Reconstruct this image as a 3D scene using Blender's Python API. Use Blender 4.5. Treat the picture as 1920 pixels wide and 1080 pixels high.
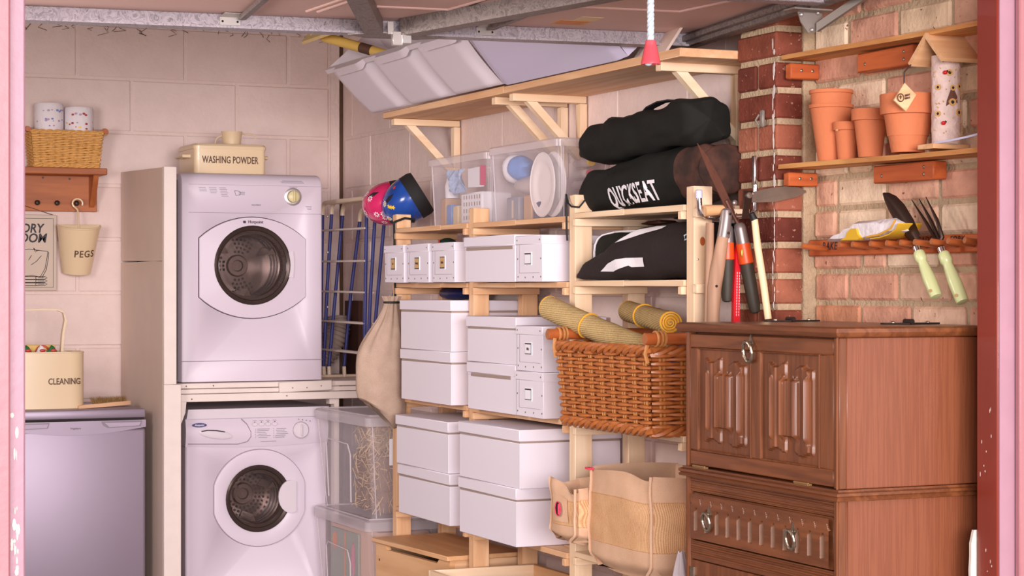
import bpy, bmesh, math, random
from mathutils import Vector, Matrix, Euler
from mathutils.noise import noise as pnoise
random.seed(7)
for o in list(bpy.data.objects): bpy.data.objects.remove(o)
S = bpy.context.scene
COL = S.collection
PI = math.pi

# ------------------------------------------------------------------ camera
cam_d = bpy.data.cameras.new('camera'); cam = bpy.data.objects.new('camera', cam_d); COL.objects.link(cam)
cam.location = (-3.0, -8.5, 1.33)
cam.rotation_euler = (PI/2, 0, -math.radians(24.184))
cam_d.sensor_width = 36.0; cam_d.lens = 3830/1920*36.0
cam_d.clip_start = .05; cam_d.clip_end = 100
S.camera = cam
# ------------------------------------------------------------------ world, lights, exposure
w = bpy.data.worlds.new('world'); S.world = w; w.use_nodes = True
nt = w.node_tree; bg = nt.nodes['Background']
bg.inputs['Color'].default_value = (1.0, .90, .93, 1); bg.inputs['Strength'].default_value = 1.25
def area(name, loc, target, sx, sy, power, col):
    l = bpy.data.lights.new(name, 'AREA'); l.shape = 'RECTANGLE'; l.size = sx; l.size_y = sy; l.energy = power; l.color = col
    o = bpy.data.objects.new(name, l); COL.objects.link(o); o.location = loc
    o.rotation_euler = (Vector(target)-Vector(loc)).to_track_quat('-Z', 'Y').to_euler()
    return o
area('added_front_key', (-3.7, -15.0, 1.9), (-.8, -2.0, 1.2), 7.0, 2.6, 1650, (1, .93, .94))  # added key lamp outside the doorway, evens the light front to back
area('inner_softbox', (-2.95, -3.3, 1.75), (-.3, -1.6, 1.2), .8, .8, 40, (1, .93, .90))
S.view_settings.view_transform = 'Standard'; S.view_settings.look = 'None'
S.view_settings.exposure = 0.1; S.view_settings.gamma = 1.0; S.view_settings.use_curve_mapping = False

# ------------------------------------------------------------------ materials
def lin(c):
    c /= 255.0
    return c/12.92 if c <= .04045 else ((c+.055)/1.055)**2.4
def rgb(r, g, b): return (lin(r), lin(g), lin(b), 1)
def newmat(name):
    m = bpy.data.materials.new(name); m.use_nodes = True
    return m, m.node_tree, m.node_tree.nodes['Principled BSDF']
def mat(name, col, rough=.6, metal=0, noise=None, bump=None, spec=.5, coat=0, dark=.75, alpha=1, sheen=0):
    m, t, p = newmat(name)
    p.inputs['Base Color'].default_value = col; p.inputs['Roughness'].default_value = rough
    p.inputs['Metallic'].default_value = metal; p.inputs['Specular IOR Level'].default_value = spec
    p.inputs['Coat Weight'].default_value = coat; p.inputs['Alpha'].default_value = alpha
    if sheen: p.inputs['Sheen Weight'].default_value = sheen
    L = t.links
    if noise or bump: tc = t.nodes.new('ShaderNodeTexCoord')
    if noise:
        n = t.nodes.new('ShaderNodeTexNoise'); n.inputs['Scale'].default_value = noise[0]; n.inputs['Detail'].default_value = 5
        L.new(tc.outputs['Object'], n.inputs['Vector'])
        r = t.nodes.new('ShaderNodeValToRGB'); r.color_ramp.elements[0].position = .5-noise[1]; r.color_ramp.elements[1].position = .5+noise[1]
        r.color_ramp.elements[0].color = (col[0]*dark, col[1]*dark, col[2]*dark, 1); r.color_ramp.elements[1].color = col
        L.new(n.outputs['Fac'], r.inputs['Fac']); L.new(r.outputs['Color'], p.inputs['Base Color'])
    if bump:
        n2 = t.nodes.new('ShaderNodeTexNoise'); n2.inputs['Scale'].default_value = bump[0]; n2.inputs['Detail'].default_value = 4
        L.new(tc.outputs['Object'], n2.inputs['Vector'])
        b = t.nodes.new('ShaderNodeBump'); b.inputs['Strength'].default_value = bump[1]; b.inputs['Distance'].default_value = .01
        L.new(n2.outputs['Fac'], b.inputs['Height']); L.new(b.outputs['Normal'], p.inputs['Normal'])
    return m
_w = {}
def wood(kind, axis):
    """procedural timber, grain along axis"""
    k = kind+axis
    if k in _w: return _w[k]
    c1, c2, rough, sc, coat = {
        'pine': (rgb(208, 154, 108), rgb(236, 192, 150), .55, 9, 0),
        'pale': (rgb(230, 192, 152), rgb(245, 218, 186), .55, 9, 0),
        'chest': (rgb(206, 150, 100), rgb(230, 182, 134), .5, 7, 0),
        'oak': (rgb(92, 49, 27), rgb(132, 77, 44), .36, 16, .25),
        'oakside': (rgb(118, 64, 40), rgb(137, 79, 52), .34, 75, .35),  # lighter copy of oak, lit sheen of the side put into colour
        'brown': (rgb(148, 76, 36), rgb(182, 104, 54), .5, 10, 0),
        'stained': (rgb(162, 70, 28), rgb(200, 102, 50), .55, 12, 0),
        'ply': (rgb(170, 104, 52), rgb(222, 162, 96), .7, 14, 0),
        'ash': (rgb(206, 152, 104), rgb(232, 188, 142), .6, 14, 0),
        'grey': (rgb(138, 102, 80), rgb(186, 146, 118), .65, 12, 0),
    }[kind]
    m, t, p = newmat('wood_'+k); L = t.links
    tc = t.nodes.new('ShaderNodeTexCoord'); mp = t.nodes.new('ShaderNodeMapping')
    g_ = .03 if kind == 'oakside' else .09
    s = {'x': (g_, 1, 1), 'y': (1, g_, 1), 'z': (1, 1, g_)}[axis]
    mp.inputs['Scale'].default_value = [a*sc for a in s]
    oi = t.nodes.new('ShaderNodeObjectInfo')
    ad = t.nodes.new('ShaderNodeVectorMath'); ad.operation = 'ADD'
    L.new(tc.outputs['Object'], ad.inputs[0])
    cx = t.nodes.new('ShaderNodeCombineXYZ')
    for i in range(3): L.new(oi.outputs['Random'], cx.inputs[i])
    L.new(cx.outputs[0], ad.inputs[1]); L.new(ad.outputs[0], mp.inputs['Vector'])
    n = t.nodes.new('ShaderNodeTexNoise'); n.inputs['Scale'].default_value = 1.2; n.inputs['Detail'].default_value = 3
    L.new(mp.outputs[0], n.inputs['Vector'])
    mu = t.nodes.new('ShaderNodeMath'); mu.operation = 'MULTIPLY'; mu.inputs[1].default_value = 22
    L.new(n.outputs['Fac'], mu.inputs[0])
    si = t.nodes.new('ShaderNodeMath'); si.operation = 'SINE'; L.new(mu.outputs[0], si.inputs[0])
    n2 = t.nodes.new('ShaderNodeTexNoise'); n2.inputs['Scale'].default_value = 9; n2.inputs['Detail'].default_value = 4
    L.new(mp.outputs[0], n2.inputs['Vector'])
    mr = t.nodes.new('ShaderNodeMapRange'); mr.inputs['From Min'].default_value = -1.6; mr.inputs['From Max'].default_value = 1.3
    L.new(si.outputs[0], mr.inputs['Value'])
    mx = t.nodes.new('ShaderNodeMath'); mx.operation = 'MULTIPLY_ADD'; mx.inputs[1].default_value = .5
    L.new(n2.outputs['Fac'], mx.inputs[0])
    h = t.nodes.new('ShaderNodeMath'); h.operation = 'MULTIPLY'; h.inputs[1].default_value = .55; L.new(mr.outputs[0], h.inputs[0]); L.new(h.outputs[0], mx.inputs[2])
    r = t.nodes.new('ShaderNodeValToRGB'); r.color_ramp.elements[0].color = c1; r.color_ramp.elements[1].color = c2
    r.color_ramp.elements[0].position = .1; r.color_ramp.elements[1].position = .75
    L.new(mx.outputs[0], r.inputs['Fac']); L.new(r.outputs['Color'], p.inputs['Base Color'])
    p.inputs['Roughness'].default_value = rough; p.inputs['Coat Weight'].default_value = coat; p.inputs['Coat Roughness'].default_value = .25
    b = t.nodes.new('ShaderNodeBump'); b.inputs['Strength'].default_value = .12; b.inputs['Distance'].default_value = .004
    L.new(n2.outputs['Fac'], b.inputs['Height']); L.new(b.outputs['Normal'], p.inputs['Normal'])
    _w[k] = m; return m
def masonry(name, cols, rough=.85, spots=None, bump=.5, scale=60, lo=(.62, .56, .52), hi=(1.08, 1.06, 1.02), thr=.66):
    """one colour out of a ramp per object (Object Info random), speckle and fine relief"""
    m, t, p = newmat(name); L = t.links
    oi = t.nodes.new('ShaderNodeObjectInfo'); r = t.nodes.new('ShaderNodeValToRGB'); r.color_ramp.interpolation = 'CONSTANT'
    els = r.color_ramp.elements
    els[0].color = cols[0]; els[1].position = 1/len(cols); els[1].color = cols[1 % len(cols)]
    for i in range(2, len(cols)):
        e = els.new(i/len(cols)); e.color = cols[i]
    L.new(oi.outputs['Random'], r.inputs['Fac'])
    tc = t.nodes.new('ShaderNodeTexCoord'); n = t.nodes.new('ShaderNodeTexNoise'); n.inputs['Scale'].default_value = 14; n.inputs['Detail'].default_value = 6
    ge = t.nodes.new('ShaderNodeNewGeometry'); L.new(ge.outputs['Position'], n.inputs['Vector'])
    mx = t.nodes.new('ShaderNodeMix'); mx.data_type = 'RGBA'; mx.blend_type = 'MULTIPLY'; mx.inputs['Factor'].default_value = 1
    r2 = t.nodes.new('ShaderNodeValToRGB'); r2.color_ramp.elements[0].position = .3; r2.color_ramp.elements[0].color = lo+(1,); r2.color_ramp.elements[1].position = .62; r2.color_ramp.elements[1].color = hi+(1,)
    L.new(n.outputs['Fac'], r2.inputs['Fac']); L.new(r.outputs['Color'], mx.inputs['A']); L.new(r2.outputs['Color'], mx.inputs['B'])
    out = mx.outputs['Result']
    n3 = t.nodes.new('ShaderNodeTexNoise'); n3.inputs['Scale'].default_value = scale; n3.inputs['Detail'].default_value = 3; L.new(ge.outputs['Position'], n3.inputs['Vector'])
    if spots:
        vr = t.nodes.new('ShaderNodeValToRGB'); vr.color_ramp.elements[0].position = thr; vr.color_ramp.elements[0].color = (0, 0, 0, 1); vr.color_ramp.elements[1].position = thr+.04
        L.new(n3.outputs['Fac'], vr.inputs['Fac'])
        m2 = t.nodes.new('ShaderNodeMix'); m2.data_type = 'RGBA'; m2.inputs['B'].default_value = spots
        L.new(vr.outputs['Color'], m2.inputs['Factor']); L.new(out, m2.inputs['A']); out = m2.outputs['Result']
    L.new(out, p.inputs['Base Color']); p.inputs['Roughness'].default_value = rough; p.inputs['Specular IOR Level'].default_value = .25
    b = t.nodes.new('ShaderNodeBump'); b.inputs['Strength'].default_value = bump; b.inputs['Distance'].default_value = .004
    L.new(n3.outputs['Fac'], b.inputs['Height']); L.new(b.outputs['Normal'], p.inputs['Normal'])
    return m
def clear(name, col, a, rough=.12):
    """thin see-through plastic: part of the light passes straight through"""
    m, t, p = newmat(name)
    p.inputs['Base Color'].default_value = col; p.inputs['Roughness'].default_value = rough; p.inputs['Alpha'].default_value = a
    return m
def weave(name, c1, c2, rib=0, dirv=(1, 1, 0), grain=700):
    """cloth or straw: fine grain, with ribs rib metres apart along dirv where asked"""
    m, t, p = newmat(name); L = t.links
    tc = t.nodes.new('ShaderNodeTexCoord'); n = t.nodes.new('ShaderNodeTexNoise'); n.inputs['Scale'].default_value = grain; n.inputs['Detail'].default_value = 2
    L.new(tc.outputs['Object'], n.inputs['Vector'])
    n2 = t.nodes.new('ShaderNodeTexNoise'); n2.inputs['Scale'].default_value = 18; L.new(tc.outputs['Object'], n2.inputs['Vector'])
    a = t.nodes.new('ShaderNodeMath'); a.operation = 'MULTIPLY_ADD'; a.inputs[1].default_value = .35
    L.new(n2.outputs['Fac'], a.inputs[0]); b0 = t.nodes.new('ShaderNodeMath'); b0.operation = 'MULTIPLY'; b0.inputs[1].default_value = .65; L.new(n.outputs['Fac'], b0.inputs[0]); L.new(b0.outputs[0], a.inputs[2])
    out = a.outputs[0]
    if rib:
        dt = t.nodes.new('ShaderNodeVectorMath'); dt.operation = 'DOT_PRODUCT'; dt.inputs[1].default_value = dirv; L.new(tc.outputs['Object'], dt.inputs[0])
        m1 = t.nodes.new('ShaderNodeMath'); m1.operation = 'MULTIPLY_ADD'; m1.inputs[1].default_value = 2*PI/rib; L.new(dt.outputs['Value'], m1.inputs[0])
        w2 = t.nodes.new('ShaderNodeMath'); w2.operation = 'MULTIPLY'; w2.inputs[1].default_value = .4; L.new(n2.outputs['Fac'], w2.inputs[0]); L.new(w2.outputs[0], m1.inputs[2])
        sn = t.nodes.new('ShaderNodeMath'); sn.operation = 'SINE'; L.new(m1.outputs[0], sn.inputs[0])
        m3 = t.nodes.new('ShaderNodeMath'); m3.operation = 'MULTIPLY_ADD'; m3.inputs[1].default_value = .16; L.new(sn.outputs[0], m3.inputs[0]); L.new(out, m3.inputs[2]); out = m3.outputs[0]
    r = t.nodes.new('ShaderNodeValToRGB'); r.color_ramp.elements[0].color = c1; r.color_ramp.elements[1].color = c2; r.color_ramp.elements[0].position = .3; r.color_ramp.elements[1].position = .68
    L.new(out, r.inputs['Fac']); L.new(r.outputs['Color'], p.inputs['Base Color']); p.inputs['Roughness'].default_value = .9; p.inputs['Specular IOR Level'].default_value = .15
    b = t.nodes.new('ShaderNodeBump'); b.inputs['Strength'].default_value = .5; b.inputs['Distance'].default_value = .002
    L.new(out, b.inputs['Height']); L.new(b.outputs['Normal'], p.inputs['Normal'])
    return m
def galv(name, base):
    m, t, p = newmat(name); L = t.links
    tc = t.nodes.new('ShaderNodeTexCoord'); v = t.nodes.new('ShaderNodeTexVoronoi'); v.inputs['Scale'].default_value = 45
    n = t.nodes.new('ShaderNodeTexNoise'); n.inputs['Scale'].default_value = 30; n.inputs['Distortion'].default_value = 2
    L.new(tc.outputs['Object'], n.inputs['Vector']); L.new(n.outputs['Color'], v.inputs['Vector']); v.inputs['Scale'].default_value = 9
    r = t.nodes.new('ShaderNodeValToRGB'); r.color_ramp.elements[0].color = tuple(c*.62 for c in base[:3])+(1,); r.color_ramp.elements[1].color = tuple(min(1, c*1.35) for c in base[:3])+(1,)
    L.new(v.outputs['Color'], r.inputs['Fac']); L.new(r.outputs['Color'], p.inputs['Base Color'])
    p.inputs['Metallic'].default_value = .55; p.inputs['Roughness'].default_value = .5
    return m
M = {}
M['block'] = masonry('painted_block', [rgb(232, 210, 203), rgb(229, 206, 199), rgb(234, 212, 206), rgb(231, 209, 202)], .8, rgb(186, 162, 152), .6, 55, (.95, .94, .935), (1.0, 1.0, 1.0), .78)
M['blockjoint'] = mat('painted_joint', rgb(231, 209, 202), .85, noise=(18, .3), dark=.95, bump=(60, .5))
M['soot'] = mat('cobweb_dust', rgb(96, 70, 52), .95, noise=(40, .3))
M['brick'] = masonry('stock_brick', [rgb(226, 178, 152), rgb(234, 206, 174), rgb(214, 160, 136), rgb(240, 216, 188), rgb(220, 166, 142), rgb(232, 194, 168), rgb(206, 146, 114)], .85, rgb(130, 88, 66), .8, 80, (.74, .69, .66), (1.08, 1.07, 1.05), .68)
M['redbrick'] = masonry('red_brick', [rgb(136, 74, 57), rgb(156, 92, 72), rgb(126, 64, 50), rgb(164, 102, 80), rgb(110, 54, 44)], .8, rgb(180, 130, 110), .7, 90)
M['mortar'] = mat('mortar', rgb(200, 174, 142), .95, noise=(20, .25), dark=.75, bump=(90, .8))
M['lime'] = mat('lime_streak', rgb(226, 214, 208), .9, noise=(60, .2), dark=.7)
M['floor'] = mat('concrete', rgb(150, 140, 132), .9, noise=(6, .3), bump=(40, .3))
M['ceiling'] = mat('ceiling_board', rgb(150, 128, 116), .9, noise=(4, .3))
M['doorpanel'] = mat('door_panel_paint', rgb(222, 184, 174), .6, noise=(3, .35), dark=.88)
M['galv'] = galv('galvanised', rgb(168, 160, 166)); M['galvdark'] = galv('galvanised_dull', rgb(128, 116, 112))
M['zinc'] = mat('zinc', rgb(214, 208, 204), .35, .8); M['steel'] = mat('steel', rgb(196, 196, 202), .25, 1); M['chrome'] = mat('chrome', rgb(225, 225, 232), .12, 1)
M['skypaint'] = mat('sky_sheen_paint', rgb(176, 118, 124), .45, noise=(9, .3), dark=.9, bump=(30, .15))  # pink stands for sky reflection on the red frame paint
M['skypaint2'] = mat('sky_sheen_paint_pale', rgb(174, 132, 146), .45, noise=(14, .3), dark=.9, bump=(30, .15))  # paler pink, the same sky sheen put into colour
M['redpaint'] = mat('oxide_red_paint', rgb(138, 50, 36), .35, noise=(7, .3), dark=.82, coat=.2)
M['bare'] = mat('chipped_plaster', rgb(232, 226, 214), .9, noise=(30, .3))
M['white'] = mat('white_enamel', rgb(214, 200, 212), .38, spec=.4); M['whitetop'] = mat('white_plastic', rgb(214, 202, 210), .4, spec=.4)
M['cream'] = mat('cream_enamel', rgb(228, 202, 166), .32, coat=.15); M['creamknob'] = mat('cream_plastic', rgb(214, 200, 150), .4)
M['cremepaint'] = mat('cream_gloss_paint', rgb(222, 200, 186), .5, noise=(8, .3), dark=.93); M['palepaint'] = mat('pale_gloss_paint', rgb(232, 216, 208), .45, noise=(20, .25), dark=.94)
M['print'] = mat('printed_grey', rgb(110, 98, 110), .6); M['ink'] = mat('dark_ink', rgb(52, 42, 48), .6); M['emboss'] = mat('shade_and_mark_brown', rgb(92, 62, 46), .6)  # emboss: shadows of raised letters put into brown, also plain dark marks
M['blueink'] = mat('blue_badge', rgb(50, 50, 110), .4); M['badgewhite'] = mat('badge_white', rgb(235, 230, 240), .4)
M['rubber'] = mat('black_rubber', rgb(28, 26, 26), .6); M['gap'] = mat('dark_gap', rgb(40, 30, 30), .9)
M['seam'] = mat('seam_grey', rgb(150, 132, 140), .7)
M['drum'] = mat('drum_steel', rgb(118, 102, 98), .25, .9); M['drumdark'] = mat('drum_dark', rgb(84, 66, 60), .35, .6); M['hole'] = mat('drum_hole', rgb(22, 18, 18), .8)
M['glass'] = clear('door_glass', rgb(120, 100, 95), .22, .03); M['bezel'] = mat('grey_bezel', rgb(84, 70, 66), .25, .6)
M['silver'] = mat('silver_door', rgb(158, 144, 160), .46, .6, noise=(3, .4), dark=.9); M['silverdark'] = mat('silver_recess', rgb(120, 108, 116), .4, .6); M['silverside'] = mat('fridge_side', rgb(150, 140, 146), .5)
M['wicker'] = mat('wicker_gold', rgb(234, 176, 98), .6, noise=(90, .3), dark=.72); M['willow'] = mat('willow_brown', rgb(196, 114, 56), .45, noise=(60, .35), dark=.6, coat=.1); M['willowlight'] = mat('willow_binding', rgb(206, 140, 78), .5, noise=(80, .3), dark=.7)
M['dowel'] = mat('varnished_dowel', rgb(188, 98, 48), .35, noise=(30, .3), dark=.8, coat=.3); M['dowelend'] = mat('dowel_end', rgb(170, 104, 64), .6)
M['paper'] = mat('tissue_paper', rgb(238, 228, 232), .9, bump=(120, .3)); M['pinkprint'] = mat('lilac_print', rgb(190, 160, 186), .9); M['blueprint'] = mat('blue_print', rgb(120, 140, 200), .9); M['redprint'] = mat('red_print', rgb(180, 70, 70), .9)
M['sign'] = mat('sign_board', rgb(206, 186, 170), .6); M['signedge'] = mat('sign_edge', rgb(214, 196, 176), .6)
M['bristle'] = mat('bristle', rgb(150, 112, 62), .8, noise=(90, .3), dark=.5); M['beech'] = mat('beech', rgb(226, 180, 142), .5)
M['packyellow'] = mat('pack_yellow', rgb(226, 186, 96), .5); M['packgreen'] = mat('pack_green', rgb(40, 110, 64), .4); M['packred'] = mat('pack_red', rgb(206, 62, 56), .4); M['packwhite'] = mat('pack_white', rgb(235, 228, 230), .4)
M['card'] = mat('white_card', rgb(232, 224, 234), .55, bump=(220, .05)); M['cardedge'] = mat('card_edge', rgb(240, 236, 244), .5); M['slot'] = mat('slot_and_gap_shade', rgb(168, 148, 138), .6, .2)
M['rivet'] = mat('steel_rivet', rgb(120, 104, 98), .4, .7); M['kraft'] = mat('kraft_label', rgb(206, 166, 116), .8); M['holder'] = mat('label_holder', rgb(150, 134, 122), .4, .7); M['labelwhite'] = mat('white_label', rgb(240, 236, 244), .7)
M['clear'] = clear('clear_crate_plastic', rgb(240, 226, 232), .23, .16); M['cleardark'] = clear('clear_crate_rim', rgb(232, 220, 226), .45, .15)
M['frost'] = clear('frosted_plastic', rgb(226, 214, 222), .9, .5); M['frost2'] = clear('frosted_lilac_plastic', rgb(206, 196, 220), .92, .5); M['frostyellow'] = clear('yellow_plastic', rgb(236, 206, 140), .95, .5)
M['straw'] = mat('straw', rgb(232, 196, 148), .85, noise=(60, .4), dark=.6); M['strawdark'] = mat('dark_bundle', rgb(150, 118, 100), .9, noise=(40, .3), dark=.6)
M['picgrey'] = mat('picture_grey_green', rgb(150, 158, 146), .6); M['picorange'] = mat('picture_orange', rgb(226, 140, 90), .6); M['pinkish'] = mat('pink_sheet', rgb(236, 196, 176), .7)
M['bluetube'] = mat('blue_tube', rgb(50, 54, 118), .5, spec=.3); M['creamcap'] = mat('cream_cap', rgb(224, 202, 176), .4); M['rod'] = mat('white_rod', rgb(214, 200, 190), .5)
M['hose'] = mat('grey_hose', rgb(176, 156, 146), .6); M['sooty'] = mat('sooty_board', rgb(84, 48, 36), .8, noise=(20, .3))
M['linen'] = weave('linen', rgb(156, 130, 114), rgb(190, 164, 146)); M['cord'] = mat('black_cord', rgb(22, 20, 22), .7)
M['pinkhelm'] = mat('pink_helmet', rgb(206, 40, 98), .22, coat=.5); M['bluehelm'] = mat('blue_helmet', rgb(36, 84, 178), .22, noise=(12, .3), dark=.45, coat=.4); M['foam'] = mat('black_foam', rgb(26, 24, 25), .8)
M['flower'] = mat('white_sticker', rgb(240, 232, 238), .5); M['star'] = mat('yellow_sticker', rgb(246, 200, 50), .5); M['sun'] = mat('red_sticker', rgb(222, 60, 40), .5)
M['nylon'] = mat('black_nylon', rgb(30, 30, 27), .8, noise=(7, .35), dark=.6, bump=(20, .3), spec=.25); M['nylonbrown'] = mat('faded_nylon', rgb(84, 50, 38), .85, noise=(18, .16), dark=.28, bump=(26, .3)); M['nylon2'] = mat('dark_brown_nylon', rgb(46, 36, 35), .75, noise=(9, .35), dark=.65, bump=(26, .4), spec=.3)
M['logo'] = mat('white_print', rgb(232, 226, 230), .7)
M['straw_mat'] = weave('straw_mat', rgb(152, 126, 84), rgb(200, 172, 122), .0060, (.1, .12, 1), 300); M['matedge'] = mat('yellow_binding', rgb(232, 170, 52), .8); M['bluecloth'] = mat('blue_cloth', rgb(74, 90, 170), .8, noise=(40, .3))
M['jute'] = weave('jute_rib', rgb(192, 142, 100), rgb(232, 188, 144), .0052, (1, 1, 0), 500); M['juteband'] = weave('jute_plain', rgb(204, 162, 130), rgb(226, 188, 158)); M['gingham'] = mat('red_gingham', rgb(206, 60, 84), .8, noise=(160, .1), dark=1.6)
M['polybag'] = clear('grey_polythene', rgb(200, 186, 190), .75, .25)
M['brass'] = mat('aged_brass', rgb(176, 160, 140), .35, .85, noise=(90, .3), dark=.5); M['hinge'] = mat('brass_hinge', rgb(176, 138, 92), .45, .7); M['blackiron'] = mat('black_iron', rgb(60, 48, 44), .45, .6)
M['paleoak'] = mat('pale_carved_oak', rgb(134, 98, 76), .6, noise=(60, .3), dark=.75); M['rust'] = mat('rusty_blade', rgb(112, 68, 52), .5, .35, noise=(40, .3), dark=.6); M['blade'] = mat('worn_blade', rgb(150, 134, 122), .4, .7, noise=(14, .3), dark=.6); M['orange'] = mat('orange_grip', rgb(228, 84, 30), .4); M['darkgrip'] = mat('dark_green_grip', rgb(62, 56, 46), .6)
M['redplastic'] = mat('red_plastic', rgb(206, 26, 40), .35); M['ferrule'] = mat('grey_ferrule', rgb(150, 140, 138), .4, .6); M['tip'] = mat('pale_rubber_tip', rgb(206, 206, 232), .6); M['cane'] = mat('pale_stick', rgb(238, 214, 170), .45); M['brassnail'] = mat('brass_stud', rgb(196, 160, 70), .4, .6)
M['terracotta'] = mat('terracotta', rgb(216, 126, 82), .8, noise=(9, .35), dark=.86, bump=(90, .15)); M['terrapale'] = mat('terracotta_scuff', rgb(226, 170, 120), .9)
M['birch'] = mat('birch_bark', rgb(232, 206, 196), .8, noise=(34, .25), dark=.72, bump=(60, .6)); M['birchdark'] = mat('inner_bark', rgb(110, 70, 58), .9, noise=(50, .3)); M['cut'] = mat('cut_cane', rgb(206, 160, 96), .7); M['ladybird'] = mat('ladybird_red', rgb(206, 30, 36), .3)
M['greenhandle'] = mat('green_handle', rgb(212, 220, 160), .35, coat=.2); M['iron'] = mat('bronzed_steel', rgb(58, 38, 30), .35, .6); M['glovewhite'] = mat('glove_cotton', rgb(230, 222, 224), .9, bump=(60, .4)); M['gloveyellow'] = mat('glove_yellow', rgb(226, 178, 40), .8)
M['rope'] = mat('pale_blue_rope', rgb(206, 222, 232), .6, noise=(120, .2), dark=.8); M['cone'] = clear('red_cone_plastic', rgb(238, 92, 104), .78, .3)
M['rustyplate'] = mat('plate_grey', rgb(150, 140, 132), .5, .5); M['sticker'] = mat('orange_label', rgb(222, 164, 100), .7); M['stickerpale'] = mat('pale_label', rgb(226, 200, 160), .7); M['wire'] = mat('brown_wire', rgb(70, 48, 42), .5)
M['tarp'] = mat('navy_tarp', rgb(22, 30, 84), .35, coat=.2); M['greenbag'] = mat('dark_green_cloth', rgb(26, 48, 40), .7); M['check'] = mat('blue_check', rgb(150, 166, 196), .8, noise=(120, .08), dark=1.3); M['platewhite'] = mat('white_plate', rgb(236, 226, 226), .35); M['bluewrap'] = mat('blue_wrapping', rgb(110, 150, 214), .4); M['greybox'] = mat('grey_carton', rgb(150, 150, 164), .6); M['brownbox'] = mat('tan_carton', rgb(196, 156, 124), .7); M['film'] = clear('clear_film', rgb(232, 216, 216), .5, .2)

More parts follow.
